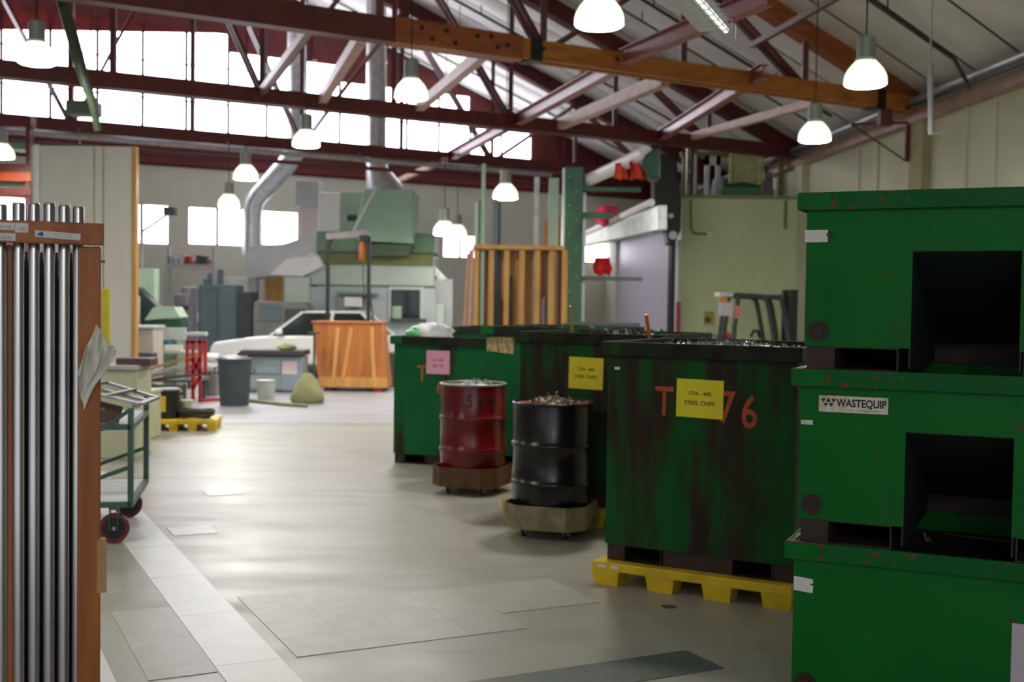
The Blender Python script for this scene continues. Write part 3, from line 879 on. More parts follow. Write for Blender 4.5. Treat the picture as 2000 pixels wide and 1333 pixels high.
# crumpled bags lying on the leftmost bin
def blob(c, rx, ry, rzz, seed, amp=.25, nu=22, nv=12, flat=.0):
    rnd = random.Random(seed)
    K = [(rnd.uniform(1, 5), rnd.uniform(1, 5), rnd.uniform(0, 6), rnd.uniform(.3, 1)) for _ in range(7)]
    mm = M(); prof = []
    o = 0; vs = []; fs = []
    for j in range(nv + 1):
        ph = math.pi * j / nv
        for i in range(nu):
            th_ = 2 * math.pi * i / nu
            k = 1 + amp * sum(w * math.sin(a * th_ * round(1) + b_ * ph * 2 + p) for a, b_, p, w in [(round(a), b_, p, w) for a, b_, p, w in K]) / 4
            z = -math.cos(ph) * rzz * k
            z = max(z, -rzz * (1 - flat)) if flat else z
            vs.append(Vector(c) + Vector((rx * math.sin(ph) * math.cos(th_) * k, ry * math.sin(ph) * math.sin(th_) * k, z)))
    for j in range(nv):
        for i in range(nu):
            i2 = (i + 1) % nu
            fs.append((j * nu + i, j * nu + i2, (j + 1) * nu + i2, (j + 1) * nu + i))
    return mm.add(vs, fs)
bc = D(838, 652, 12.6)
solo('plastic_bag', blob((bc.x + .03, bc.y, 1.33), .24, .3, .12, 3, .35), bag_w, 'crumpled white plastic bag on the leftmost bin', 'bag', smooth=80)
bc = D(800, 655, 12.35)
solo('plastic_bag', blob((bc.x + .04, bc.y, 1.31), .10, .14, .08, 5, .3), bag_g, 'small green plastic bag beside the white one on the bin', 'bag', smooth=80)
# sticks and scraps standing out of the bins
for (xa, ya, xb, yb, d, r, mt, lab) in ((1113, 598, 1118, 642, 9.6, .014, tanwood, 'thin tan stick poking out of the bin behind the black drum'), (1262, 615, 1270, 652, 7.7, .012, orange_p, 'orange stick poking out of the bin marked T 76')):
    mm = M(); mm.bar(D(xa, ya, d), D(xb, yb + 18, d + .1), .022, .014); solo('wood_stick', mm, mt, lab, 'stick')

# ------------------------------------------------------------------ drums on dollies
def drum(label, c, z0, mat, open_top, r=.292, h=.885):
    t = thing('steel_drum', label, 'drum', (c[0], c[1], z0), 0, 'steel drums on dollies')
    def ribs(rad):
        pr = [(rad - .006, 0), (rad + .004, .008), (rad + .004, .02), (rad - .004, .028)]
        for zc in (h * .345, h * .655):
            pr += [(rad - .004, zc - .03), (rad + .004, zc - .016), (rad + .010, zc - .006), (rad + .010, zc + .006), (rad + .004, zc + .016), (rad - .004, zc + .03)]
        pr += [(rad - .004, h - .02)]
        return pr
    mm = M(); pr = ribs(r)
    if open_top:
        pr = pr + [(r - .012, h - .02), (r - .012, .02), (.001, .02)]
        mm.lathe([(.001, 0)] + pr, n=48)
    else:
        mm.lathe([(.001, 0)] + pr + [(.001, h - .02)], n=48)
    part('shell', mm, mat, t, smooth=35)
    mm = M()
    ring = []
    for k in range(48):
        an = 2 * math.pi * k / 48; ring.append(Vector(((r - .002) * math.cos(an), (r - .002) * math.sin(an), h - .012)))
    n = len(ring); o = 0; vs = []; fs = []
    for k in range(n):
        d_ = Vector((ring[k].x, ring[k].y, 0)).normalized()
        for j in range(8):
            a = 2 * math.pi * j / 8; vs.append(ring[k] + d_ * (.009 * math.cos(a)) + Vector((0, 0, .011 * math.sin(a))))
    for k in range(n):
        for j in range(8):
            fs.append((k * 8 + j, ((k + 1) % n) * 8 + j, ((k + 1) % n) * 8 + (j + 1) % 8, k * 8 + (j + 1) % 8))
    mm.add(vs, fs); part('rim', mm, steel_d if not open_top else mat, t, smooth=60)
    return t
def dolly(label, c, mat, rot):
    t = thing('drum_dolly', label, 'dolly', (c[0], c[1], 0), rot, 'drum dollies on casters')
    n = 8; ra = .335
    mm = M(); prof = [(ra - .05, .075), (ra, .075), (ra, .245), (ra - .008, .245), (ra - .008, .085), (ra - .05, .085), (ra - .05, .075)]
    ring = [(-.19, -.302), (.19, -.302), (.302, -.19), (.302, .19), (.19, .302), (-.19, .302), (-.302, .19), (-.302, -.19)]
    vs = []; fs = []
    for (k_, z_) in ((.84, .075), (1, .075), (1, .245), (.975, .245), (.975, .087), (.84, .087)): vs += [(x * k_, y * k_, z_) for x, y in ring]
    for i in range(6):
        for j in range(8):
            i2, j2 = (i + 1) % 6, (j + 1) % 8; fs.append((i * 8 + j, i * 8 + j2, i2 * 8 + j2, i2 * 8 + j))
    mm.add(vs, fs)
    part('tray', mm, mat, t)
    mm = M(); mm.bx(-.27, .27, -.03, .03, .065, .085); part('cross_bar', mm, mat, t)
    mm = M(); mm.bx(-.03, .03, -.27, .27, .065, .085); part('cross_bar', mm, mat, t)
    for k in range(4):
        an = math.pi / 4 + k * math.pi / 2
        x, y = .225 * math.cos(an), .225 * math.sin(an)
        cs = M(); cs.bx(x - .02, x - .014, y - .022, y + .022, .025, .068); cs.bx(x + .014, x + .02, y - .022, y + .022, .025, .068); cs.bx(x - .02, x + .02, y - .022, y + .022, .064, .076)
        f = part('caster', cs, steel_d, t)
        wh = M(); wh.tube([(x - .012, y, .034), (x + .012, y, .034)], .034, 14); part('wheel', wh, rubber, f, smooth=40)
    return t
cR = (-.335, 10.27); cB = (.305, 8.44)
dolly('rust brown octagonal dolly under the red drum', cR, rustmetal, R_(-20))
dr = drum('red steel drum with faded black digits on a rusty dolly', cR, .087, drum_red, False)
dolly('scuffed tan octagonal dolly under the black drum', cB, tanmetal, R_(-18))
db = drum('open black steel drum full of metal shavings', cB, .087, drum_blk, True)
mm = M(); mm.lathe([(.279, .03), (.279, .868)], n=40); part('lining', mm, drum_in, db, smooth=40)
mm = chips_mound(-.24, .24, -.24, .24, .80, .07, 260, 12, .028)
mm.v = [Vector((p.x, p.y, p.z)) if (p.x ** 2 + p.y ** 2) < .27 ** 2 else Vector((p.x * .27 / math.hypot(p.x, p.y), p.y * .27 / math.hypot(p.x, p.y), p.z)) for p in mm.v]
part('shavings', mm, pm('straw_coloured_chips', (.50, .45, .33), .4, .6, .3, 30), db, kind='stuff')
mm = chips_mound(-.10, .16, -.2, .1, .868, .03, 40, 14, .02)
part('shavings', mm, chips_m, dr, kind='stuff')
for j, s in enumerate('503'):
    an = math.atan2(-cR[1], -cR[0]) + R_(6) + R_(20) * (j - .6)
    text('painted_digit', s, .15, ink, dr, (.2995 * math.cos(an), .2995 * math.sin(an), .735), (90, 0, math.degrees(an) + 90), ext=.004, sx=.8)

# ------------------------------------------------------------------ wooden rod rack, left foreground
rk = D(197, 900, 3.32)
hA = R_(63.0); hx = Vector((math.sin(hA), math.cos(hA), 0))          # along the rack face to the right
rot = math.atan2(hx.y, hx.x)
t = thing('rod_rack', 'dark orange wooden rack holding upright steel rods at the left', 'rack', (rk.x, rk.y, 0), rot)
# local: x runs left as negative, y back, z up; right outer edge at x = 0
ZT = 1.895
def lx(px): # local x of a pixel column on the rack face
    r = ray(px, 800); hy = Vector((-hx.y, hx.x, 0))
    k = (Vector((rk.x, rk.y, 0)) - Vector((0, 0, 0))).dot(hy) / r.dot(hy)
    p = CAM + r * k
    return (p - Vector((rk.x, rk.y, p.z))).dot(hx)
xl = lx(-260)
mm = M(); mm.bx(-.062, 0, 0, .17, 0, ZT - .065); part('post', mm, rackwood, t, bev=.004)
mm = M(); mm.bx(lx(14), lx(28), .035, .17, 0, ZT - .065); part('post', mm, rackwood, t, bev=.003)
mm = M(); mm.bx(xl, xl + .06, 0, .17, 0, ZT - .065); part('post', mm, rackwood, t, bev=.004)
mm = M(); mm.bx(xl, .004, -.024, .0, ZT - .062, ZT); part('top_rail', mm, rackwood, t, bev=.003)
mm = M(); mm.bx(xl, 0, .0, .02, .02, .12); part('bottom_rail', mm, rackwood, t, bev=.003)
mm = M(); mm.bx(xl + .06, -.062, .15, .17, 0.0, ZT - .08); part('backboard', mm, rackdark, t)
mm = M(); mm.bx(xl + .06, -.062, .02, .15, 0, .02); part('floor_board', mm, rackdark, t)
mm = M(); mm.bx(xl + .06, lx(13), .05, .065, .02, ZT - .08); part('infill_board', mm, rackdark, t)
mm = M(); mm.bx(-.01, .016, -.004, .03, .835, .99); part('wood_block', mm, tanwood, t, bev=.002)
for z in (1.79, 1.36, 1.30):
    mm = M(); mm.tube([(.0, .06, z), (.018, .06, z)], .004, 8); part('nail', mm, steel_d, t)
labels = [(lx(8), ZT - .018, .05, .020, 0, paper, 'a'), (lx(10), ZT - .047, .05, .020, 0, paper, 'b'), (lx(41), ZT - .021, .034, .026, 0, paper, 'c'), (lx(111), ZT - .038, .118, .018, 3, paper, '')]
for (x, z, w, h, tl, mt, s) in labels:
    mm = M(); mm.box((x, -.0252, z), (w, .002, h), Matrix.Rotation(R_(tl), 3, 'Y')); lo = part('label', mm, mt, t)
    if s: scribble(lo, x + .002, z - .002, w * .6, .007, -.0268, ink_faint, int(1000 * w + 100 * abs(z)))
    else:
        text('lettering', 'SC 2.25', .0155, ink_faint, lo, (x + .014, -.0268, z - .001), (90, tl, 0), ext=.0003)
        mm = M(); mm.prism([(x - .056, z + .001), (x - .040, z + .010), (x - .036, z - .002), (x - .044, z - .004)], -.0268, -.0262); part('emblem', mm, ink_blue, lo)
rods = ((38, 393, 0), (68, 393, 1), (98, 391, 0), (127, 394, 0), (155, 396, 0), (3, 398, 0))
labs = ['leftmost full rod under the small square label', 'second steel rod with dark machined top', 'middle steel rod of the five in the rack', 'fourth steel rod from the left in the rack', 'last steel rod beside the right post of the rack', 'steel rod cut by the left edge of the picture']
tm = xf(t)
for (px, py, dk), lab in zip(rods, labs):
    x = lx(px); zt = 1.69 + (578 - py) / F * 3.15
    base = tm @ Vector((x, .045, .022)); top = tm @ Vector((x, .028, zt - .0))
    mm = M(); ax = (top - base).normalized(); mm.tube([base, base + (top - base) * .997, top], [.0168, .0168, .015], 24)
    solo('steel_rod', mm, steel, lab, 'rod', 'steel rods standing in the wooden rack', smooth=40)
# rag hung on a nail at the right post
rg = M()
def rk_pt(px, py, off):     # a point just in front of the rack face
    hy = Vector((-hx.y, hx.x, 0)); r = ray(px, py)
    return CAM + r * ((Vector((rk.x, rk.y, 0)).dot(hy) - off) / r.dot(hy))
cT, cL, cB_, cR_ = rk_pt(188, 634, .02), rk_pt(150, 722, .05), rk_pt(164, 800, .03), rk_pt(224, 692, .07)
rn_ = Vector((hx.y, -hx.x, 0))
def ragf(u, v):
    p = cT * (1 - u) * (1 - v) + cL * u * (1 - v) + cR_ * (1 - u) * v + cB_ * u * v
    k = math.sin(math.pi * min(1, (u + v) / 1.6))
    f = .018 * math.sin(7.5 * (v - u) + 1.2) + .006 * math.sin(17 * (v - .4 * u))
    return p + rn_ * (f * k + .02 * k) + Vector((0, 0, .012 * math.sin(9 * v) * v - .012 * math.sin(7 * u) * u))
rg.sheet(ragf, 20, 22, .002)
solo('rag', rg, cloth, 'crumpled off-white rag hanging on the rack post', 'cloth', smooth=70)

# ------------------------------------------------------------------ helpers for the things further back
def fb(mm, x0, y0, x1, y1, d, th, z0=None):
    a = D(x0, y0, d); b_ = D(x1, y1, d)
    return mm.bx(a.x, b_.x, d, d + th, b_.z if z0 is None else z0, a.z)
def base_at(px, d): 
    p = D(px, 600, d); return (p.x, d, 0)
def pbox(name, t, x0, y0, x1, y1, d, th, mat, z0=None, bev=0, label=None):
    mm = M(); fb(mm, x0, y0, x1, y1, d, th, z0)
    return part(name, mm, mat, t, world=True, bev=bev, label=label)
def pprism(name, t, pts, d0, d1, mat, bev=0, dref=None):
    mm = M(); mm.prism([(D(x, y, dref or d0).x, D(x, y, dref or d0).z) for x, y in pts], d0, d1)
    return part(name, mm, mat, t, world=True, bev=bev)

# ------------------------------------------------------------------ green trolley at the left
cx, cy = G(222, 1063).x, G(222, 1063).y
t = thing('shop_trolley', 'green steel trolley with red rimmed wheels beside the rod rack', 'trolley', (cx, cy, 0), R_(12))
LW, LD = .62, 1.05       # runs left (negative x) and back
def tb(name, p, q, w=.038, mat=cartgreen): 
    mm = M(); mm.bar(p, q, w, w); return part(name, mm, mat, t)
xr, xl_, yf, yb = .11, .11 - LW, .0, LD
for (x, y) in ((xr, yf), (xr, yb), (xl_, yf), (xl_, yb)): tb('post', (x, y, .25), (x, y, .93))
for z in (.27, .80):
    tb('rail', (xl_, yf, z), (xr, yf, z)); tb('rail', (xl_, yb, z), (xr, yb, z)); tb('rail', (xr, yf, z), (xr, yb, z)); tb('rail', (xl_, yf, z), (xl_, yb, z))
    mm = M(); mm.bx(xl_ + .02, xr - .02, yf + .02, yb - .02, z + .005, z + .018); part('shelf', mm, pm('pale_shelf_board', (.62, .61, .64), .5, 0, .08, 5), t)
tb('brace', (xl_ + .02, yf, .31), (xr - .02, yf, .52), .028); tb('brace', (xl_ + .02, yb, .31), (xr - .02, yb, .52), .028)
tb('brace', (xr - .17, yf, .80), (xr, yf, .92), .028)
tb('post', (xl_ + .25, yf + .5, .27), (xl_ + .25, yf + .5, .80), .032, dkgreen)
for (x, y) in ((xr - .11, .03), (xr - .12, LD - .08), (xl_ + .08, .08), (xl_ + .08, LD - .08)):
    mm = M(); mm.bx(x - .03, x - .024, y - .035, y + .035, .09, .245); mm.bx(x + .024, x + .03, y - .035, y + .035, .09, .245); mm.bx(x - .03, x + .03, y - .045, y + .045, .235, .25)
    f_ = part('caster', mm, cartgreen, t)
    # wheels turned broadside to the aisle
    mm = M(); mm.tube([(x, y - .02, .104), (x, y + .02, .104)], .102, 24); part('tyre', mm, pm('red_wheel_tyre', (.16, .008, .015), .4, 0, .15, 9), f_, smooth=40)
    mm = M(); mm.tube([(x, y - .022, .104), (x, y + .022, .104)], .076, 20); part('hub', mm, pm('dark_wheel_hub', (.018, .016, .022), .5, .2, .2, 9), f_, smooth=40)
    mm = M(); mm.tube([(x, y - .03, .104), (x, y + .03, .104)], .014, 10); part('axle', mm, steel_d, f_)
# welded angle frame lying on the trolley
mm = M()
tmx = xf(t)
def tp(x, y, z): return tmx @ Vector((x, y, z))
fr = [(-.28, .05, 1.06), (.17, .0, .955), (.24, .42, .965), (-.12, .5, 1.07)]
for i in range(4): mm.bar(tp(*fr[i]), tp(*fr[(i + 1) % 4]), .05, .018)
mm.bar(tp(-.06, .03, 1.01), tp(.08, .46, 1.02), .05, .018); mm.bar(tp(-.12, .32, 1.03), tp(.2, .22, .96), .05, .018)
mm.bar(tp(-.25, .06, 1.05), tp(-.25, .06, .82), .05, .018); mm.bar(tp(.14, .04, .96), tp(.14, .04, .93), .05, .018)
solo('angle_frame', mm, steel_d, 'grey welded steel angle frame lying on the green trolley', 'frame')
mm = M(); mm.hexa([tp(-.34, .10, .82), tp(.02, .06, .82), tp(.02, .1, .82), tp(-.34, .14, .82)], [tp(-.30, .10, 1.02), tp(.05, .06, .93), tp(.05, .1, .93), tp(-.30, .14, 1.02)])
solo('wood_board', mm, pm('dark_brown_board', (.10, .05, .035), .6, 0, .2, 6), 'dark brown board leaning under the frame on the trolley', 'board')

# ------------------------------------------------------------------ left midground
t = thing('partition_panel', 'tall cream partition panel with orange edge strip at left', 'partition', base_at(165, 17), 0)
zt_ = D(160, 285, 17).z
a, b_ = D(78, 600, 17).x, D(258, 600, 17).x
pe = pm('grey_cream_panel', (.62, .60, .54), .6, 0, .04, 1.2)
for (x0, x1) in ((78, 182), (184, 200), (202, 257)):
    mm = M(); mm.bx(D(x0, 600, 17).x, D(x1, 600, 17).x, 17, 17.12, 0, zt_); part('panel', mm, pe, t, world=True, bev=.01)
mm = M(); mm.bx(D(60, 600, 17).x, D(77.5, 600, 17).x, 17.0, 17.14, 0, zt_ + .02); part('corner_post', mm, white_p, t, world=True, bev=.05)
mm = M(); mm.bx(D(258, 600, 17).x, D(266, 600, 17).x, 16.98, 17.10, 0, zt_); part('edge_strip', mm, pinewood, t, world=True)

mm = M(); p = D(206, 600, 12.4); mm.lathe([(.05, 0), (.05, 1.74), (.044, 1.765), (.001, 1.77)], (p.x, p.y, 0), 16)
solo('yellow_post', mm, pm('yellow_post_paint', (.66, .56, .03), .5, 0, .1, 4), 'yellow painted steel post standing right behind the rod rack', 'post', smooth=40)

t = thing('storage_mezzanine', 'red beamed storage deck with green bundles at the far left', 'shelving', base_at(10, 21), 0)
for (y0, y1, mt) in ((226, 248, redpaint), (318, 336, truss_red), (334, 354, pm('bright_red_orange_beam', (.42, .07, .02), .5, 0, .15, 4)), (366, 382, redpaint)):
    pbox('beam', t, -120, y0, 60, y1, 21, .25, mt)
for (x0, y0, x1, y1, mt) in ((16, 277, 55, 292, mgreen), (0, 318, 58, 334, mgreen), (-40, 354, 55, 366, pgreen), (14, 372, 50, 382, yellow_p)):
    pbox('bundle', t, x0, y0, x1, y1, 21.26, .5, mt)
for x in (-118, 50):
    pbox('post', t, x, 226, x + 8, 500, 21.05, .2, truss_red, z0=0)

t = thing('cream_cabinet', 'cream drawer cabinet with grey top behind the trolley', 'cabinet', base_at(225, 12.0), 0)
pbox('body', t, 190, 724, 266, 900, 12.0, .5, cream, z0=0, bev=.01)
pbox('top', t, 188, 714, 268, 724, 11.96, .58, ltgrey, bev=.008)
pbox('drawer', t, 194, 730, 262, 762, 11.985, .02, cream); pbox('drawer', t, 194, 766, 262, 800, 11.985, .02, cream)
t = thing('cream_box', 'low cream metal box on the floor left of the loaded pallet', 'box', base_at(262, 13.6), 0)
pbox('body', t, 232, 772, 290, 860, 13.6, .5, pm('yellowed_cream_paint', (.60, .57, .38), .6, 0, .08, 3), z0=0, bev=.02)
pbox('lid', t, 230, 764, 291, 772, 13.58, .54, cream, bev=.006)

# loaded yellow pallet
p = G(291, 843)
pal = pallet('yellow plastic pallet loaded with a black pail at the left', p, R_(8), .82, .7)
def pail(name, label, px, py0, py1, wpx, d, zb, mat, cat, taper=.92, group=None, lip=True):
    c = D(px, 600, d); r = wpx / 2 / F * d; h = (py1 - py0) / F * d
    t = thing(name, label, cat, (c.x, d, zb), 0, group)
    mm = M(); mm.lathe([(.001, 0), (r * taper, 0), (r, h), (r * .93, h), (r * taper * .93, .02), (.001, .02)], n=24); part('body', mm, mat, t, smooth=40)
    if lip:
        mm = M(); mm.lathe([(r, h - .03), (r * 1.05, h - .028), (r * 1.05, h - .004), (r, h)], n=24); part('lip', mm, mat, t, smooth=40)
    return t, r, h
tb_, r, h = pail('black_pail', 'black pail with yellow tag on the small yellow pallet', 329, 760, 815, 46, 14.85, .142, black, 'pail', 1.0)
mm = M(); mm.lathe([(.001, h), (r * .98, h), (r * .98, h + .02), (.001, h + .025)], n=24); part('cover', mm, pm('lilac_lid', (.42, .38, .45), .5, 0, .1, 5), tb_)
c = D(311, 790, 14.6); mm = M(); mm.box((c.x + .01, 14.85 - r - .003, .33), (.085, .004, .2)); part('tag', mm, yellow_p, tb_, world=True)
pail('white_bucket', 'small white bucket on the yellow pallet beside the black pail', 364, 775, 808, 28, 15.05, .142, cream2, 'bucket', .85)
mm = M(); c = D(386, 812, 14.9)
for k in range(3):
    R0 = .13 + .02 * (k % 3)
    mm.tube([(c.x - .01 + .02 * (k % 2) + R0 * 1.35 * math.cos(a), 14.86 + R0 * .8 * math.sin(a), .165 + .036 * k + .008 * math.sin(3 * a)) for a in [i * 2 * math.pi / 18 for i in range(19)]], .02, 7)
solo('hose_coil', mm, pm('dark_brown_hose', (.05, .04, .03), .6, 0, .2, 12), 'dark coil of hose on the end of the yellow pallet', 'hose', smooth=50)

# red jack stand with a pale head
rp_ = G(386, 786)
t = thing('red_stand', 'red steel lifting stand among the long bars', 'stand', (rp_.x, rp_.y, 0), 0)
def rr(px, py, dd=0.0): return D(px, py, rp_.y + dd)
for (a, b_) in (((377, 664), (377, 782)), ((391, 664), (391, 782)), ((366, 664), (366, 730)), ((401, 664), (401, 730)), ((366, 668), (401, 668)), ((377, 730), (391, 700)), ((377, 700), (391, 730)), ((377, 760), (391, 735))):
    mm = M(); mm.bar(rr(*a), rr(*b_), .05, .05); part('strut', mm, red_p, t, world=True)
for a, b_ in (((377, 782), -.3), ((391, 782), .3)):
    mm = M(); q = rr(*a); q.z = .025; mm.bar(q + Vector((0, -.05, 0)), q + Vector((b_, .35, 0)), .06, .05); part('foot', mm, red_p, t, world=True)
mm = M(); mm.bar(rr(363, 653), rr(404, 653), .16, .06); part('head', mm, ltgrey, t, world=True, bev=.01)
# trestle table and long bars
t = thing('trestle', 'low dark trestle carrying the long bars', 'trestle', base_at(320, 19.2), 0)
for x in (285, 392):
    pbox('leg', t, x, 745, x + 7, 800, 19.25, .08, dkgrey, z0=0); pbox('leg', t, x, 745, x + 7, 800, 19.75, .08, dkgrey, z0=0)
pbox('rail', t, 262, 742, 405, 748, 19.25, .1, dkgrey); pbox('rail', t, 262, 742, 405, 748, 19.72, .1, dkgrey)
bars = [((268, 728), (398, 690), tanwood, 'long tan plank on top of the bar pile', .10, .05), ((272, 736), (402, 702), white_p, 'white long bar below the tan plank', .09, .05), ((268, 740), (400, 716), steel_d, 'grey long bar in the middle of the pile', .08, .05), ((300, 742), (412, 728), pm('plum_bar', (.16, .10, .12), .5, .2, .2, 6), 'plum brown long bar at the bottom of the pile', .08, .05), ((330, 745), (408, 738), ltgrey, 'short pale bar lowest in the pile', .08, .05)]
for k, (a, b_, mt, lab, w, h) in enumerate(bars):
    mm = M(); mm.bar(D(*a, 19.3 + .1 * k), D(*b_, 19.45 + .09 * k), w, h); solo('long_bar', mm, mt, lab, 'bar', 'long bars piled on the trestle')
for (px, py, lab) in ((406, 699, 'upper rolled white sheet at the end of the bar pile'), (410, 716, 'lower rolled white sheet at the end of the bar pile')):
    mm = M(); c = D(px, py, 19.5); mm.tube([c + Vector((-.16, 0, 0)), c + Vector((.15, .1, -.01))], .075, 14); solo('rolled_sheet', mm, white_p, lab, 'roll', 'rolled white sheets', smooth=40)

# machines along the left
t = thing('cabinet_with_levers', 'pinkish beige machine cabinet with two dark levers', 'machine', base_at(262, 20.6), 0)
pbox('body', t, 216, 642, 299, 800, 20.6, .6, pm('pink_beige_paint', (.52, .44, .38), .6, 0, .06, 3), z0=0, bev=.02)
pbox('top', t, 214, 636, 300, 643, 20.55, .7, ltgrey, bev=.01)
for x in (236, 250, 262): 
    mm = M(); mm.bar(D(x, 645, 20.5), D(x, 690, 20.5), .04, .04); part('lever', mm, dkgrey, t, world=True)
mm = M(); mm.tube([D(252, 672, 20.5), D(252, 672, 20.38)], .035, 12); part('knob', mm, pm('pink_knob', (.6, .25, .4), .4, 0, .1, 5), t, world=True)
pbox('tray', t, 222, 690, 297, 700, 20.3, .3, dkgrey)
t = thing('dark_lathe', 'dark brown and grey lathe head behind the yellow post', 'machine', base_at(240, 21.8), 0)
pbox('head', t, 216, 578, 246, 640, 21.8, .6, pm('dark_brown_machine', (.075, .055, .06), .5, .1, .2, 5), z0=0, bev=.03)
pbox('column', t, 246, 578, 262, 650, 21.85, .5, ltgrey, z0=0, bev=.02); pbox('cap', t, 222, 562, 236, 578, 21.9, .3, dkgrey, bev=.02)
t = thing('green_press', 'pale green machine with dark slanted guard and wide chip pan', 'machine', base_at(300, 22.5), 0)
pbox('panel', t, 268, 525, 302, 605, 22.6, .3, pgreen, bev=.01)
pprism('guard', t, [(264, 562), (268, 562), (312, 604), (312, 612), (285, 636), (264, 640)], 22.2, 22.55, pm('black_green_guard', (.015, .03, .028), .5, 0, .2, 5))
mm = M(); a0 = D(300, 602, 22.3); a1 = D(282, 626, 22.0); a2 = D(352, 622, 22.0); a3 = D(342, 600, 22.4)
pprism('chip_pan', t, [(300, 600), (340, 600), (352, 620), (282, 626)], 21.95, 22.5, pgreen)
pbox('bed', t, 282, 624, 352, 642, 22.0, .6, dkgreen, bev=.01)
pbox('base', t, 286, 642, 345, 800, 22.05, .55, mgreen, z0=0)
t = thing('side_table', 'grey table holding a teal box and white tray', 'table', base_at(332, 21.5), 0)
pbox('top', t, 302, 686, 372, 691, 21.3, .6, ltgrey)
for x in (303, 366): 
    pbox('leg', t, x, 690, x + 5, 800, 21.3, .05, dkgrey, z0=0); pbox('leg', t, x, 690, x + 5, 800, 21.8, .05, dkgrey, z0=0)
pbox('frame', t, 304, 640, 360, 664, 21.7, .15, ltgrey)
mm = M(); fb(mm, 304, 664, 330, 686, 21.4, .25); solo('teal_box', mm, teal, 'teal plastic box on the grey table', 'box', bev=.01)
mm = M(); fb(mm, 320, 674, 356, 686, 21.33, .04); solo('white_tray', mm, white_p, 'white tray standing in front of the teal box', 'tray', bev=.01)

t = thing('electrical_cabinet', 'blue grey two door steel cabinet in the left middle', 'cabinet', base_at(425, 26.9), 0)
pbox('body', t, 388, 556, 462, 700, 26.9, .7, bluegrey, z0=0, bev=.02)
pbox('door', t, 391, 560, 424, 690, 26.87, .04, bluegrey, bev=.008); pbox('door', t, 426, 560, 459, 690, 26.87, .04, bluegrey, bev=.008)
for (x0, y0, x1, y1) in ((396, 545, 404, 556), (404, 534, 412, 556), (424, 526, 434, 556)): pbox('terminal', t, x0, y0, x1, y1, 27.1, .15, bluegrey, bev=.02)
t = thing('narrow_cabinet', 'narrow pale blue cabinet left of the two door cabinet', 'cabinet', base_at(380, 26.9), 0)
pbox('body', t, 368, 562, 387, 700, 26.92, .6, pm('pale_blue_grey_paint', (.30, .34, .40), .5, 0, .1, 4), z0=0, bev=.02)
pprism('front_plate', t, [(376, 612), (382, 600), (387, 612), (387, 626), (382, 634), (376, 626)], 26.87, 26.91, white_p)
t = thing('short_cabinet', 'short dark slate cabinet right of the two door cabinet', 'cabinet', base_at(477, 26.9), 0)
pbox('body', t, 463, 570, 492, 700, 26.92, .7, dkgrey, z0=0, bev=.02); pbox('door', t, 465, 575, 490, 690, 26.89, .04, dkgrey)
t = thing('grey_turning_machine', 'rounded grey turning machine behind the white car', 'machine', base_at(550, 26.5), 0)
pprism('body', t, [(494, 700), (494, 606), (496, 592), (500, 588), (596, 592), (606, 610), (606, 700)], 26.5, 27.1, pm('warm_grey_machine', (.22, .22, .21), .5, .1, .12, 4), .03)
pbox('display', t, 506, 598, 550, 628, 26.46, .06, bluegrey, bev=.01); pbox('hatch', t, 556, 604, 598, 660, 26.47, .05, dkgrey, bev=.01)
t = thing('white_cabinet', 'white wall cabinet above the slate cabinets', 'cabinet', base_at(475, 29.4), 0)
pbox('body', t, 425, 542, 518, 582, 29.4, .5, white_p, z0=0, bev=.01); pbox('door', t, 428, 545, 470, 640, 29.37, .04, white_p); pbox('door', t, 473, 545, 515, 640, 29.37, .04, white_p)
mm = M(); fb(mm, 518, 538, 549, 582, 29.3, .3, 0); o = solo('amber_cabinet', mm, pinewood, 'amber wooden cabinet beside the white wall cabinet', 'cabinet', bev=.01)
# shelf of small parts along the far wall
t = thing('parts_shelf', 'far wall shelf with small grey and red parts', 'shelf', base_at(440, 29.2), 0)
pbox('board', t, 325, 516, 418, 520, 29.2, .4, ltgrey)
rnd = random.Random(5)
for i in range(8):
    x = 328 + i * 11; hh = rnd.uniform(6, 20)
    pbox('parts_bin', t, x, 516 - hh, x + 9, 516, 29.25, .25, rnd.choice([ltgrey, dkgrey, bluegrey, orange_p, red_p, ltgrey]))
for x in (326, 414): pbox('post', t, x, 480, x + 4, 700, 29.25, .1, ltgrey, z0=0)

# white car, seen from its left side
cd_ = 24.6
cx0 = D(408, 600, cd_).x
t = thing('white_car', 'white car parked behind the blue grey bench', 'car', (cx0 + 2.1, cd_, 0), 0)
prof = [(.0, .40), (.02, .62), (.10, .74), (.9, .86), (1.35, .90), (3.4, .93), (4.1, .92), (4.2, .85), (4.25, .5), (4.2, .3), (.1, .28)]
mm = M(); mm.prism([(cx0 + a, b_) for a, b_ in prof], cd_, cd_ + 1.68); part('body', mm, carwhite, t, world=True, bev=.05)
yb0, yb1 = cd_ + .04, cd_ + 1.64; yt0, yt1 = cd_ + .22, cd_ + 1.46
lo_ = [(1.30, .90), (3.75, .92)]; hi_ = [(1.98, 1.40), (3.15, 1.40)]
mm = M(); mm.hexa([(cx0 + 1.30, yb0, .88), (cx0 + 3.75, yb0, .90), (cx0 + 3.75, yb1, .90), (cx0 + 1.30, yb1, .88)], [(cx0 + 1.98, yt0, 1.40), (cx0 + 3.2, yt0, 1.41), (cx0 + 3.2, yt1, 1.41), (cx0 + 1.98, yt1, 1.40)])
part('cabin', mm, glass_d, t, world=True)
mm = M(); mm.hexa([(cx0 + 1.9, yt0 - .03, 1.385), (cx0 + 3.25, yt0 - .03, 1.395), (cx0 + 3.25, yt1 + .03, 1.395), (cx0 + 1.9, yt1 + .03, 1.385)], [(cx0 + 2.0, yt0, 1.43), (cx0 + 3.2, yt0, 1.44), (cx0 + 3.2, yt1, 1.44), (cx0 + 2.0, yt1, 1.43)])
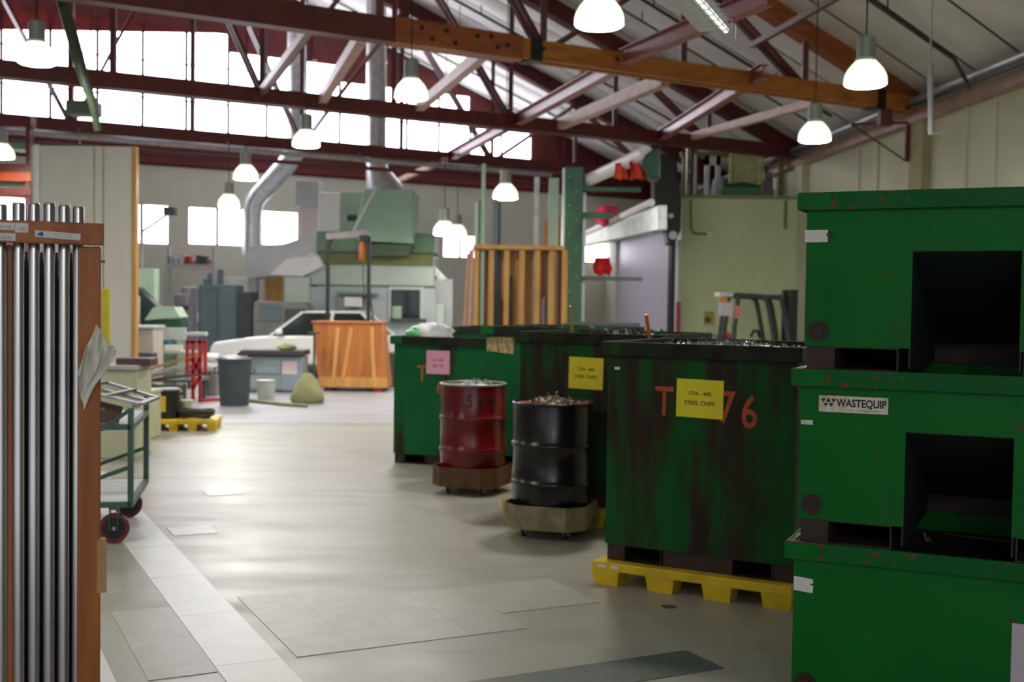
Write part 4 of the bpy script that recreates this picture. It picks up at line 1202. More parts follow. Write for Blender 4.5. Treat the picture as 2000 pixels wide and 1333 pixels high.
part('roof', mm, carwhite, t, world=True, bev=.015)
for (a, b_) in (((1.28, yb0 - .01, .89), (1.95, yt0 - .02, 1.41)), ((2.55, yb0 - .015, .90), (2.6, yt0 - .02, 1.41)), ((3.75, yb0 - .01, .91), (3.2, yt0 - .02, 1.41)), ((1.28, yb1 + .01, .89), (1.95, yt1 + .02, 1.41)), ((3.75, yb1 + .01, .91), (3.2, yt1 + .02, 1.41))):
    mm = M(); mm.bar((cx0 + a[0], a[1], a[2]), (cx0 + b_[0], b_[1], b_[2]), .06, .05); part('pillar', mm, carwhite, t, world=True)
# windscreen glass, bright reflection painted in as a pale colour
mm = M(); mm.hexa([(cx0 + 1.26, yb0 + .06, .885), (cx0 + 1.28, yb0 + .06, .875), (cx0 + 1.28, yb1 - .06, .875), (cx0 + 1.26, yb1 - .06, .885)], [(cx0 + 1.93, yt0 + .03, 1.405), (cx0 + 1.95, yt0 + .03, 1.395), (cx0 + 1.95, yt1 - .03, 1.395), (cx0 + 1.93, yt1 - .03, 1.405)])
part('windscreen', mm, pm('pale_reflecting_windscreen', (.55, .57, .60), .06, .4, .05, 2), t, world=True)
mm = M(); mm.box((cx0 + 1.5, cd_ - .05, .98), (.14, .1, .11)); part('door_mirror', mm, carwhite, t, world=True, bev=.02)
for x in (.85, 3.45):
    for y in (cd_ - .01, cd_ + 1.47):
        mm = M(); mm.tube([(cx0 + x, y, .31), (cx0 + x, y + .22, .31)], .31, 24); wo = part('wheel', mm, rubber, t, world=True, smooth=40)
        mm = M(); mm.tube([(cx0 + x, y - .01, .31), (cx0 + x, y + .05, .31)], .19, 18); part('hubcap', mm, steel_d, wo, world=True, smooth=40)
mm = M(); mm.bx(cx0 - .05, cx0 + .1, cd_ + .03, cd_ + 1.65, .33, .52); part('bumper', mm, ltgrey, t, world=True, bev=.03)

t = thing('steel_bench', 'blue grey steel bench with dark top and pink notice', 'bench', base_at(530, 20.8), 0)
bgp = pm('faded_blue_paint', (.30, .36, .41), .5, .1, .15, 3)
pbox('cabinet', t, 478, 696, 590, 762, 20.8, .6, bgp, bev=.01)
pbox('top', t, 470, 684, 592, 696, 20.7, .75, pm('dark_bench_top', (.06, .05, .055), .5, .1, .2, 5), bev=.01)
pbox('drawer', t, 482, 702, 548, 730, 20.78, .03, bgp); pbox('drawer', t, 482, 733, 548, 758, 20.78, .03, bgp)
for x in (479, 580): pbox('leg', t, x, 762, x + 9, 800, 20.85, .1, dkgrey, z0=0); pbox('leg', t, x, 762, x + 9, 800, 21.25, .1, dkgrey, z0=0)
pbox('notice', t, 551, 706, 580, 732, 20.79, .008, pm('pale_pink_notice', (.66, .52, .56), .7, 0, .04, 5))
mm = M(); fb(mm, 470, 765, 572, 776, 21.0, .15, .0); solo('orange_skid', mm, orange_p, 'orange timber skid under the blue grey bench', 'skid')
mm = blob(D(560, 678, 20.9), .17, .15, .07, 9, .3); solo('rag_heap', mm, khaki, 'small heap of tan rags on the bench top', 'cloth', smooth=70)
tc_, r, h = pail('trash_can', 'dark grey round trash can beside the steel bench', 459, 704, 797, 66, 18.2, 0.0, pm('dark_slate_plastic', (.055, .075, .088), .5, 0, .12, 5), 'trash can', .84)
mm = M(); mm.tube([(-r * 1.05, 0, h * .8), (-r * 1.2, 0, h * .78), (-r * 1.2, 0, h * .7), (-r * 1.0, 0, h * .68)], .014, 6); part('handle', mm, dkgrey, tc_)
mm = M(); mm.tube([(r * 1.0, 0, h * .8), (r * 1.2, 0, h * .78), (r * 1.2, 0, h * .7), (r * .97, 0, h * .68)], .014, 6); part('handle', mm, dkgrey, tc_)
solo('crumpled_liner', blob((tc_.location.x, 18.2, h - .02), r * .9, r * .9, .06, 4, .25), black, 'black liner bunched in the trash can mouth', 'bag', smooth=70)
pail('white_bucket', 'white bucket on the floor in front of the bench', 521, 745, 783, 38, 19.4, 0.0, ltgrey, 'bucket', .85)
sk = G(596, 790)
mm = M(); mm.lathe([(.001, 0), (.24, .0), (.27, .06), (.25, .18), (.17, .32), (.10, .42), (.07, .47), (.001, .50)], (sk.x, sk.y + .2, 0), 20)
rnd = random.Random(2)
for v in mm.v: v.x += rnd.uniform(-.012, .012); v.y += rnd.uniform(-.012, .012)
solo('khaki_sack', mm, khaki, 'slumped khaki sack on the floor left of the orange crate', 'sack', smooth=80)
mm = M(); mm.tube([G(480, 786) + Vector((0, 0, .03)), G(520, 790) + Vector((0, 0, .03)), G(552, 794) + Vector((0, 0, .03)), G(600, 797) + Vector((0, 0, .03))], .03, 8)
solo('floor_hose', mm, khaki, 'khaki hose lying on the floor before the sack', 'hose', smooth=50)

# more loose gear between the pallet and the bench
t = thing('machine_base', 'grey machine base with red foot behind the red stand', 'machine', base_at(410, 19.9), 0)
pbox('body', t, 396, 722, 424, 790, 19.9, .5, pm('mid_grey_machine', (.24, .25, .24), .5, .1, .12, 4), z0=0, bev=.03)
pbox('foot', t, 392, 776, 426, 800, 19.8, .7, red_p, z0=0)
t = thing('dark_crate', 'dark slatted crate on the floor under the bar pile', 'crate', base_at(335, 18.3), 0)
for (y0, y1) in ((752, 762), (764, 774), (776, 786)): pbox('slat', t, 296, y0, 362, y1, 18.3, .03, pm('dark_crate_wood', (.06, .045, .04), .6, 0, .2, 6))
for x in (297, 357): pbox('post', t, x, 750, x + 5, 800, 18.33, .05, pm('dark_crate_wood', (.06, .045, .04)), z0=0)
pbox('bottom', t, 296, 786, 362, 800, 18.33, .5, pm('dark_crate_wood', (.06, .045, .04)), z0=.02)
mm = M(); fb(mm, 226, 700, 292, 716, 12.1, .3); solo('maroon_box', mm, pm('maroon_box_paint', (.12, .05, .05), .5, 0, .2, 5), 'flat maroon box on top of the cream drawer cabinet', 'box', bev=.01)
t = thing('dark_milling_head', 'dark milling machine behind the pinkish cabinet', 'machine', base_at(355, 23.4), 0)
pbox('column', t, 354, 560, 372, 700, 23.4, .5, pm('dark_violet_machine', (.12, .11, .14), .5, .1, .15, 4), z0=0, bev=.03)
pbox('head', t, 340, 574, 366, 600, 23.2, .4, pm('dark_violet_machine', (.12, .11, .14)), bev=.03)
mm = M(); mm.tube([D(350, 600, 23.3), D(350, 622, 23.3)], .06, 12); part('spindle', mm, steel_d, t, world=True, smooth=40)
t = thing('lamp_arm', 'grey jointed work lamp arm fixed before the cream wall window', 'lamp', base_at(300, 24), 0)
for (a, b_) in (((278, 452), (302, 436)), ((302, 436), (326, 420))):
    mm = M(); mm.tube([D(*a, 24), D(*b_, 24)], .03, 8); part('arm', mm, pipe_grey, t, world=True, smooth=40)
pbox('head', t, 318, 404, 340, 420, 23.9, .25, dkgrey, bev=.02)
mm = M(); q = D(278, 452, 24); mm.tube([q, (q.x, q.y, 0)], .03, 8); part('pole', mm, pipe_grey, t, world=True, smooth=40)
# ------------------------------------------------------------------ orange crate
dcr = G(690, 766).y
t = thing('plywood_crate', 'orange plywood crate with slanting battens in the middle distance', 'crate', (G(690, 766).x, dcr, 0), 0)
P = lambda x, y: (D(x, y, dcr).x, D(x, y, dcr).z)
zb_ = .07
def crp(x, y): a = P(x, y); return (a[0], max(a[1], zb_))
xa0, xa1 = P(622, 760)[0], P(757, 760)[0]; xt0, xt1 = P(610, 632)[0], P(744, 632)[0]; ztp = P(690, 632)[1]
mm = M(); mm.hexa([(xa0, dcr, zb_), (xa1, dcr, zb_), (xa1, dcr + .9, zb_), (xa0, dcr + .9, zb_)], [(xt0, dcr + .03, ztp), (xt1, dcr + .03, ztp), (xt1, dcr + .85, ztp), (xt0, dcr + .85, ztp)])
part('panel', mm, ply, t, world=True, bev=.01)
def fy(z): return dcr + .03 * (z - zb_) / (ztp - zb_)
for (a, b_) in (((652, 740), (660, 640)), ((670, 740), (686, 640)), ((731, 750), (726, 638))):
    p, q = P(*a), P(*b_); mm = M(); mm.bar((p[0], fy(p[1]) - .012, p[1]), (q[0], fy(q[1]) - .012, q[1]), .07, .022, up=(0, 1, 0)); part('batten', mm, batten, t, world=True)
mm = M(); mm.bx(xa0 + .01, xa1 - .01, dcr - .035, dcr + .0, zb_ + .02, zb_ + .2); part('batten', mm, batten, t, world=True)
mm = M(); mm.bx(xt0 - .02, xt1 + .02, dcr + .0, dcr + .9, ztp, ztp + .03); part('lid', mm, ply, t, world=True)
for x in (xa0 + .1, xa1 - .25):
    mm = M(); mm.bx(x, x + .14, dcr + .02, dcr + .85, 0, zb_); part('skid', mm, red_p if x > xa0 + .5 else rackdark, t, world=True)
p = D(614, 652, dcr - .25); mm = M(); mm.lathe([(.12, 0), (.12, .012), (.02, .02), (.02, p.z), (.11, p.z), (.11, p.z + .025), (.001, p.z + .03)], (p.x, p.y, 0), 12)
solo('roller_stand', mm, dkgrey, 'thin dark post stand at the left edge of the crate', 'stand', smooth=40)
mm = M(); fb(mm, 744, 690, 772, 760, 22.4, .5, 0); solo('dark_box', mm, dkgrey, 'dark box between the orange crate and the bins', 'box', bev=.02)

# ------------------------------------------------------------------ machining centre with hoods
dm = 27.4
t = thing('machining_centre', 'large pale green machining centre with slanted hood and dark window', 'machine', base_at(700, dm), 0)
wgreen = pm('whitish_machine_green', (.50, .56, .52), .5, 0, .06, 2)
pbox('base_cabinet', t, 538, 590, 866, 800, dm, 2.0, wgreen, z0=0, bev=.03)
pbox('front_panel', t, 600, 560, 850, 700, dm - .1, .12, pm('pale_blue_grey_machine', (.42, .47, .50), .5, 0, .06, 2), bev=.02)
pbox('upper_body', t, 600, 496, 848, 560, dm, 1.6, wgreen, bev=.03)
pbox('olive_band', t, 622, 494, 846, 520, dm - .05, .06, olive)
pbox('green_cap', t, 617, 452, 848, 496, dm + .1, 1.5, mgreen, bev=.03)
pbox('window_frame', t, 758, 560, 828, 632, dm - .14, .05, wgreen, bev=.02)
pbox('window', t, 764, 566, 820, 625, dm - .16, .03, glass_d, bev=.02)
pbox('window_sticker', t, 766, 598, 784, 624, dm - .165, .006, pgreen)
pbox('sill', t, 762, 622, 832, 630, dm - .24, .1, dkgrey)
pbox('doorway', t, 655, 566, 720, 690, dm - .13, .05, pm('shaded_grey_door', (.34, .38, .40), .5, 0, .08, 2), bev=.01)  # panel grey darkened to stand for shade in the doorway
pbox('shelf', t, 660, 572, 735, 577, dm - .5, .4, bluegrey)
pbox('control_box', t, 672, 580, 706, 600, dm - .45, .2, white_p, bev=.02)
# top cabinet and slanted hood
pbox('filter_cabinet', t, 622, 376, 664, 456, dm + .2, 1.2, white_p, bev=.02)
pbox('filter_side', t, 664, 374, 716, 456, dm + .25, 1.1, pgreen, bev=.02)
pbox('filter_vent', t, 678, 420, 698, 432, dm + .22, .04, black)
pprism('hood', t, [(712, 368), (808, 370), (806, 476), (700, 470), (690, 455)], dm - .7, dm + .9, pm('sea_green_hood', (.32, .50, .38), .5, 0, .06, 2), .02)
mm = M(); mm.bar(D(690, 452, dm - .75), D(735, 368, dm - .75), .10, .05); part('hood_edge', mm, white_p, t, world=True)
pprism('hood_underside', t, [(702, 476), (806, 478), (796, 500), (716, 500)], dm - .5, dm + .6, pm('painted_shade_green', (.10, .14, .08), .6, 0, .1, 3))  # dark green paints in the shade under the hood
pbox('hood_label', t, 740, 426, 770, 450, dm - .71, .012, pgreen)
# left wings
pprism('sloped_roof', t, [(525, 538), (560, 506), (622, 500), (632, 520), (590, 540)], dm - .3, dm + 1.2, white_p, .01)
pbox('left_cabinet', t, 556, 540, 604, 592, dm - .2, 1.2, wgreen, bev=.02)
pprism('left_hood', t, [(480, 520), (482, 482), (556, 476), (618, 455), (618, 505), (560, 512), (520, 540), (484, 545)], dm + .6, dm + 1.8, pm('whitish_grey_sheet', (.55, .56, .57), .45, .1, .06, 3), .01)
pbox('left_leg', t, 484, 540, 500, 700, dm + .7, .3, ltgrey, z0=0)
# right buttress with slanted duct
mm = M(); mm.hexa([D(833, 520, dm + .2), D(850, 520, dm + .2), D(850, 520, dm + .8), D(833, 520, dm + .8)], [D(858, 548, dm + .2), D(876, 548, dm + .2), D(876, 548, dm + .8), D(858, 548, dm + .8)]); part('buttress', mm, galv, t, world=True)
pbox('right_column', t, 848, 545, 882, 800, dm + .2, .8, pm('lilac_grey_column', (.46, .47, .50), .5, .1, .06, 3), z0=0, bev=.02)
pbox('ceiling_unit', t, 577, 352, 622, 402, dm + 1.4, .8, pm('grey_green_unit', (.38, .42, .40), .5, .1, .1, 3), bev=.02)
pbox('unit_bracket', t, 586, 402, 622, 460, dm + 1.5, .3, pm('pale_bracket', (.55, .50, .44), .6, 0, .08, 3))

# ducts
mm = M(); dd = 27.5
pts = [D(735, 60, dd), D(735, 300, dd), D(736, 330, dd), D(742, 356, dd), D(752, 376, dd + 1.0)]
t = thing('vertical_duct', 'grey round duct rising straight from the green hood', 'duct', base_at(735, dd), 0, 'sheet metal ducts')
mm.tube([D(735, -20, dd), D(735, 318, dd)], .235, 24); part('pipe', mm, galv, t, world=True, smooth=40)
mm = M(); mm.tube([D(735, 316, dd), D(736, 332, dd), D(742, 350, dd), D(752, 376, dd + .1)], [.24, .26, .34, .46], 24); part('elbow', mm, galv, t, world=True, smooth=60)
for y in (120, 318):
    mm = M(); mm.tube([D(735, y - 3, dd), D(735, y + 3, dd)], .252, 24); part('joint_band', mm, galv, t, world=True, smooth=40)
mm = M(); mm.tube([D(770, 70, dd + .1), D(770, 130, dd + .1)], .05, 8)
d2 = 29.6
t = thing('slanting_duct', 'grey round duct that bends and slants down to the left', 'duct', base_at(590, d2), 0, 'sheet metal ducts')
mm = M(); mm.tube([D(580, 30, d2), D(580, 285, d2)], .24, 24); part('pipe', mm, galv, t, world=True, smooth=40)
mm = M(); mm.tube([D(580, 272, d2), D(574, 300, d2), D(560, 322, d2), D(504, 382, d2), D(495, 396, d2), D(492, 412, d2)], .25, 24); part('slant_section', mm, galv, t, world=True, smooth=50)
mm = M(); mm.tube([D(492, 408, d2), D(491, 500, d2)], .235, 24); part('pipe', mm, galv, t, world=True, smooth=40)
mm = M(); mm.tube([D(580, 36, d2), D(556, 30, d2), D(546, 50, d2)], .2, 18); part('cap', mm, galv, t, world=True, smooth=50)

# gantry with chain hoist
dg = 23.1
t = thing('hoist_gantry', 'black wheeled gantry with an orange chain hoist before the machine', 'gantry', base_at(682, dg), 0)
for (x, yy) in ((641, 470), (721, 462)):
    mm = M(); mm.bar(D(x, yy, dg), Vector((D(x, yy, dg).x, dg, .0)), .07, .07); part('post', mm, black, t, world=True)
    mm = M(); q = D(x, 700, dg); mm.bar((q.x, dg - .6, .06), (q.x, dg + .6, .06), .08, .08); part('foot', mm, black, t, world=True)
mm = M(); mm.bar(D(638, 462, dg), D(722, 456, dg), .10, .13); part('beam', mm, pm('dusty_mauve_beam', (.46, .38, .44), .5, .1, .1, 4), t, world=True, bev=.01)
mm = M(); mm.tube([D(641, 500, dg), D(642, 478, dg), D(650, 462, dg)], .035, 8); part('brace', mm, black, t, world=True, smooth=40)
mm = M(); mm.bar(D(722, 570, dg), Vector((D(750, 690, dg).x, dg - .5, .0)), .03, .03); part('brace', mm, dkgrey, t, world=True)
mm = M(); mm.box(D(711, 466, dg - .05), (.16, .14, .12)); part('trolley', mm, black, t, world=True, bev=.01)
mm = M(); mm.lathe([(.02, -.22), (.06, -.18), (.07, -.02), (.06, .12), (.03, .2)], D(708, 490, dg - .02), 12); part('hoist', mm, orange_p, t, world=True, smooth=50)
mm = M(); mm.tube([D(709, 505, dg), D(710, 560, dg)], .012, 6); mm.tube([D(710, 560, dg), D(713, 568, dg), D(709, 574, dg)], .016, 6); part('chain_and_hook', mm, dkgrey, t, world=True)

# curved green hose and an unlit box high up on the left
mm = M(); mm.tube([D(112, -60, 14.2), D(122, 0, 14), D(134, 44, 13.9), D(154, 118, 13.8), D(168, 165, 13.8), D(182, 205, 13.9), D(191, 255, 14)], [.075, .075, .075, .07, .06, .05, .045], 10)
solo('exhaust_hose', mm, pm('dark_green_hose', (.07, .10, .06), .5, 0, .25, 5), 'dark green curved hose hanging before the high glazing', 'hose', smooth=60)
t = thing('ballast_box', 'dull green box hung in front of the glazing at left', 'box', D(155, 225, 19), 0)
pbox('box', t, 127, 195, 186, 224, 19, .35, pm('grey_green_box', (.13, .17, .14), .5, .1, .1, 4), bev=.02)
for x in (133, 178):
    mm = M(); mm.tube([D(x, 196, 19.1), D(x, -300, 19.1)], .008, 5); part('hanger', mm, pipe_dark, t, world=True)

# ------------------------------------------------------------------ wooden stock rack with poles
dr_ = 17.2
t = thing('stock_rack', 'amber wooden stock rack with upright dividers behind the bins', 'rack', base_at(1015, dr_), 0)
pbox('top_rail', t, 924, 478, 1104, 489, dr_ - .03, .3, pinewood, bev=.005)
for x in (926, 955, 985, 1015, 1045, 1073, 1098): pbox('divider', t, x, 489, x + 6, 800, dr_, .22, pinewood, z0=0)
pbox('backboard', t, 926, 489, 1104, 800, dr_ + .23, .03, pinewood, z0=0)
pbox('bottom_rail', t, 924, 800, 1104, 815, dr_ - .03, .3, pinewood, z0=0)
poles = [(945, 320, 8, .12, pgreen, 'tall pale green pole standing in the stock rack'), (931, 395, 7, .2, ltgrey, 'grey pole at the left of the stock rack'), (938, 388, 6, .35, rackgreen, 'dark green pole at the left of the stock rack'),
         (968, 388, 9, .2, bluegrey, 'blue grey pole beside the tall green one'), (976, 396, 6, .35, dkgrey, 'dark pole in the second slot of the rack'), (1049, 345, 10, .3, steel_d, 'thick bright steel tube standing in the rack'),
         (1082, 348, 20, .25, pgreen, 'wide pale green channel standing in the rack'), (1066, 430, 6, .4, orange_p, 'orange strip at the right of the stock rack'), (1093, 420, 5, .4, ply, 'brown strip in the last slot of the rack'),
         (963, 545, 8, .12, dkgrey, 'short dark bar in the second slot'), (973, 570, 8, .1, black, 'shortest black bar in the second slot'), (995, 540, 12, .2, black, 'short wide black plate in the third slot'), (1060, 582, 9, .15, pm('mauve_bar', (.28, .2, .24), .5, .2, .1, 5), 'short mauve bar in the fifth slot'), (1083, 500, 6, .1, orange_p, 'short orange bar in the sixth slot')]
for (x, y, w, dy, mt, lab) in poles:
    c = D(x, y, dr_ + .03 + dy * .4); ww = w / F * dr_
    mm = M(); mm.bx(c.x - ww / 2, c.x + ww / 2, c.y - .02, c.y + .02, .075 if True else 0, c.z)
    solo('stock_pole', mm, mt, lab, 'pole', 'poles standing in the stock rack', bev=.004)
for (x, w, y, mt, lab) in ((914, 5, 497, tanwood, 'tan plank leaning left of the stock rack'), (919, 4, 490, brace_pink, 'pink brown plank leaning at the rack side'), (923.5, 4, 486, brace_tan, 'pale plank leaning closest to the rack')):
    a = D(x, y, 17.5); mm = M(); mm.bar((a.x - .06, 16.95, 0.01), a, .035, .12, up=(0, 1, 0)); solo('leaning_plank', mm, mt, lab, 'plank', 'planks leaning on the stock rack')

# ------------------------------------------------------------------ cantilever rack with flagged stock
dc = 18.8
t = thing('cantilever_rack', 'tall green cantilever rack column with grey arms', 'rack', base_at(1118, dc), 0)
pbox('column', t, 1104, 326, 1134, 700, dc, .3, rackgreen, z0=0, bev=.01)
pbox('column_flange', t, 1100, 328, 1106, 700, dc + .02, .26, galv, z0=0)
for (y0, y1, x1, mt) in ((364, 374, 1252, rackgreen), (415, 426, 1200, rackgreen), (540, 549, 1254, bluegrey), (630, 640, 1250, bluegrey)): pbox('arm', t, 1132, y0, x1, y1, dc + .05, .14, mt, bev=.01)
pbox('brace', t, 1130, 376, 1140, 700, dc + .32, .1, galv, z0=0)
for k in range(9):
    p = D(1112 + (k % 2) * 14, 345 + 28 * k, dc); mm = M(); mm.tube([p, p - Vector((0, .012, 0))], .014, 8); part('bolt_hole', mm, pgreen, t, world=True)
def stock(a, da, b_, db_, r, mt, lab, n=12):
    mm = M(); mm.tube([D(*a, da), D(*b_, db_)], r, n); return solo('stock_tube', mm, mt, lab, 'tube', 'long stock on the cantilever arms', smooth=40)
stock((1130, 362), 19.6, (1262, 298), 16.2, .10, white_p, 'long white tube on the top arm pointing at the flags')
mm = M()
mm.hexa([D(1140, 482, 20.6), D(1152, 482, 20.6), D(1304, 450, 17.0), D(1286, 450, 17.0)], [D(1140, 462, 20.6), D(1152, 462, 20.6), D(1304, 400, 17.0), D(1286, 400, 17.0)])
solo('sheet_trough', mm, galv, 'long silver sheet metal trough on the second arm', 'trough', bev=.02)
stock((1148, 456), 20.8, (1272, 396), 17.4, .06, white_p, 'white tube above the silver one on the second arm')
def flag(px0, py0, px1, py1, d, mt, lab, seed):
    a = D(px0, py0, d); b_ = D(px1, py1, d); w = b_.x - a.x; h = a.z - b_.z
    rnd = random.Random(seed); ph = rnd.uniform(0, 6)
    def fn(u, v):
        k = 1 - .25 * abs(math.sin(3 * v + ph))
        return Vector((a.x + w * (.5 + (u - .5) * k), d + .05 * math.sin(u * 8 + ph) + .03 * math.sin(v * 7), a.z - h * v * (1 - .18 * abs(math.sin(u * 5 + ph)))))
    mm = M(); mm.sheet(fn, 12, 10, .004)
    return solo('warning_flag', mm, mt, lab, 'flag', 'red flags tied on the stock', smooth=60)
flag(1199, 318, 1227, 354, 17.05, flag_o, 'orange red flag at the left end of the top tube', 1)
flag(1228, 314, 1264, 354, 16.55, flag_o, 'wider orange red flag beside the green tarp', 2)
flag(1160, 402, 1212, 446, 19.4, flag_k, 'large pink red flag on the second arm', 3)
flag(1157, 503, 1196, 541, 18.9, flag_r, 'deep red flag lying on the third arm', 4)
mm = M(); a = D(1252, 300, 17); 
pr_ = [(1288, 290), (1288, 352), (1270, 352), (1262, 335), (1250, 322), (1258, 306), (1276, 292)]
mm.prism([(D(x, y, 16.3).x, D(x, y, 16.3).z) for x, y in pr_], 16.15, 16.6); solo('green_tarp', mm, dkgreen, 'dark green tarp bundle hung over the flagged tube end', 'tarp', bev=.03)

# ------------------------------------------------------------------ green walled room with roller door
dw = 25.6
gx0 = D(1330, 500, dw).x
wr = W((dw - 19.61) / 6.15).x
topz = D(1450, 389, dw).z
m = M(); m.bx(gx0, wr - .02, dw, dw + .2, 0, topz)
gw = struct('wall_inner_front', m, greenwall)
m = M(); ln = 11.0
sdv = wdir * ln
A0 = Vector((gx0, dw + .2, 0)); 
def sidebox(mm, t0, t1, z0, z1, n0=0.0, n1=.2):
    q = [A0 + wdir * t0 - wnrm * n0, A0 + wdir * t0 - wnrm * n1, A0 + wdir * t1 - wnrm * n1, A0 + wdir * t1 - wnrm * n0]
    return mm.hexa([p + Vector((0, 0, z0)) for p in q], [p + Vector((0, 0, z1)) for p in q])
sidebox(m, 0, .9, 0, topz); sidebox(m, .9, 8.8, 3.55, topz); sidebox(m, 8.8, ln, 0, topz)
struct('wall_inner_side', m, cream2)
m = M(); m.bx(gx0 - .05, wr - .02, dw - .02, dw + 4.5, topz, topz + .08); struct('trim_1', m, pm('olive_deck_edge', (.28, .32, .14), .6, 0, .1, 3))
m = M(); sidebox(m, .9, 8.8, 3.52, 3.56, .12, .18); door = struct('door_1', m, dkgrey)
door['label'] = 'lilac grey roller shutter door'
zz = 0.0; 
slat = M(); sidebox(slat, .9, 8.8, 0, .1075, .09, .13)
sme = mesh_of('slat', slat, door_gr)
for k in range(32):
    o = link('slat', sme, door); o.location = (0, 0, k * .11)
mm = M(); sidebox(mm, .8, 8.9, 3.5, 3.72, -.1, .0); part('shutter_hood', mm, pm('dark_shutter_hood', (.10, .09, .09), .5, .2, .1, 4), door)
mm = M(); sidebox(mm, .82, .95, 0, 3.55, -.06, .02); part('guide_rail', mm, black, door)
# corner posts
t = thing('corner_post', 'white corner post with pinkish red lower half by the roller door', 'post', base_at(1324, dw - .2), 0)
zs = D(1324, 590, dw - .2).z
mm = M(); mm.tube([(D(1325, 590, dw - .2).x, dw - .2, zs), (D(1325, 590, dw - .2).x, dw - .2, D(1325, 470, dw).z)], .055, 14); part('upper_half', mm, white_p, t, world=True, smooth=40)
mm = M(); mm.tube([(D(1325, 590, dw - .2).x, dw - .2, 0), (D(1325, 590, dw - .2).x, dw - .2, zs)], .056, 14); part('lower_half', mm, pm('faded_pink_red_paint', (.52, .12, .16), .5, 0, .15, 4), t, world=True, smooth=40)
mm = M(); q = D(1313, 590, dw - .35); mm.bx(q.x - .05, q.x + .05, q.y - .05, q.y + .05, 0, D(1313, 455, dw - .35).z); solo('black_post', mm, black, 'black upright post beside the white corner post', 'post', bev=.006)
# door motor
t = thing('door_motor', 'big black shutter motor housing high at the room corner', 'motor', D(1300, 450, dw - .5), 0)
pprism('housing', t, [(1280, 455), (1276, 330), (1290, 300), (1322, 305), (1328, 380), (1332, 392), (1330, 450), (1318, 478), (1306, 478), (1300, 450)], dw - .7, dw - .1, black, .04)
for (x, y, r) in ((1310, 422, .05), (1314, 460, .09)):
    mm = M(); c = D(x, y, dw - .72); mm.tube([c, c - Vector((0, .08, 0))], r, 12); part('bulb', mm, white_p, t, world=True, smooth=40)
mm = M(); mm.tube([D(1268, 346, dw - .6), D(1280, 354, dw - .6), D(1294, 348, dw - .6), D(1300, 336, dw - .6)], .035, 8); part('cable', mm, ltgrey, t, world=True, smooth=50)
for (x, yt, yb_, mt, lab) in ((1342, 262, 388, pipe_grey, 'grey vertical pipe rising left of the deck frame'), (1350, 255, 388, pipe_dark, 'dark vertical pipe rising left of the deck frame'), (1356, 300, 388, white_p, 'white vertical pipe rising left of the deck frame')):
    c = D(x, yb_, dw + .15); mm = M(); mm.tube([(c.x, c.y, topz + .08), (c.x, c.y, D(x, yt, dw).z + .0)], .035, 8); solo('riser_pipe', mm, mt, lab, 'pipe', 'pipes rising from the deck', smooth=40)
mm = M(); mm.tube([D(1349, 392, dw - .03), D(1350, 446, dw - .03), D(1354, 456, dw - .03), D(1384, 458, dw - .03)], .02, 8); cb = solo('wall_cable', mm, olive, 'olive cable down the green wall to a white socket', 'cable', smooth=40)
mm = M(); mm.box(D(1387, 457, dw - .04), (.13, .08, .13)); part('socket', mm, white_p, cb, world=True, bev=.01)
mm = M(); mm.box(D(1534, 420, dw - .02), (.05, .04, .62)); solo('wall_conduit_strip', mm, olive, 'short olive conduit at the top right of the green wall', 'conduit')
# notices on the green wall
mm = M(); mm.box(D(1385, 622, dw - .01), (.22, .02, .3)); n_ = solo('wall_notice', mm, pm('mustard_notice', (.42, .40, .10), .7, 0, .05, 4), 'mustard notice with a brown spot on the green wall', 'sign')
mm = M(); c = D(1382, 625, dw - .025); mm.tube([c, c - Vector((0, .006, 0))], .07, 14); part('brown_spot', mm, pm('brown_spot_ink', (.22, .07, .012), .7, 0, .1, 5), n_, world=True)

# storage on top of the room
dk = dw + .6; zk = topz + .08
t = thing('deck_frame', 'olive timber frame standing on the green room', 'frame', (D(1440, 388, dk).x, dk, zk), 0)
olivew = wood('olive_timber', (.24, .20, .05), (.16, .12, .03), 3)
fr0, fr1, frt = D(1356, 388, dk).x, D(1524, 388, dk).x, D(1440, 290, dk).z
for x in (fr0, fr1):
    for y in (dk, dk + 1.6): 
        mm = M(); mm.bx(x - .05, x + .05, y - .05, y + .05, zk, frt); part('post', mm, olivew, t, world=True)
for y in (dk, dk + 1.6):
    mm = M(); mm.bx(fr0 - .1, fr1 + .1, y - .05, y + .05, frt, frt + .11); part('beam', mm, olivew, t, world=True)
t = thing('louvre_panel', 'yellow green louvred panel leaning on the deck', 'panel', (D(1455, 388, dk + .5).x, dk + .5, zk), 0)
lx0, lx1, lzt = D(1424, 388, dk + .5).x, D(1490, 388, dk + .5).x, D(1450, 292, dk + .5).z
yg = pm('yellow_green_panel_paint', (.58, .60, .24), .6, 0, .08, 3)
for (x0, x1, z0, z1) in ((lx0, lx0 + .07, zk, lzt), (lx1 - .07, lx1, zk, lzt), (lx0, lx1, lzt - .07, lzt), (lx0, lx1, zk, zk + .07)):
    mm = M(); mm.bx(x0, x1, dk + .5, dk + .56, z0, z1); part('frame', mm, yg, t, world=True)
n = 9
for k in range(n):
    x = lx0 + .08 + (lx1 - lx0 - .16) * k / n; mm = M(); mm.bx(x, x + (lx1 - lx0 - .16) / n * .8, dk + .515, dk + .545, zk + .06, lzt - .06); part('slat', mm, yg, t, world=True)
t = thing('white_door_frame', 'white empty door frame standing on the deck', 'frame', (D(1392, 388, dk + .4).x, dk + .4, zk), 0)
dx0, dx1, dzt = D(1376, 388, dk + .4).x, D(1406, 388, dk + .4).x, D(1390, 304, dk + .4).z
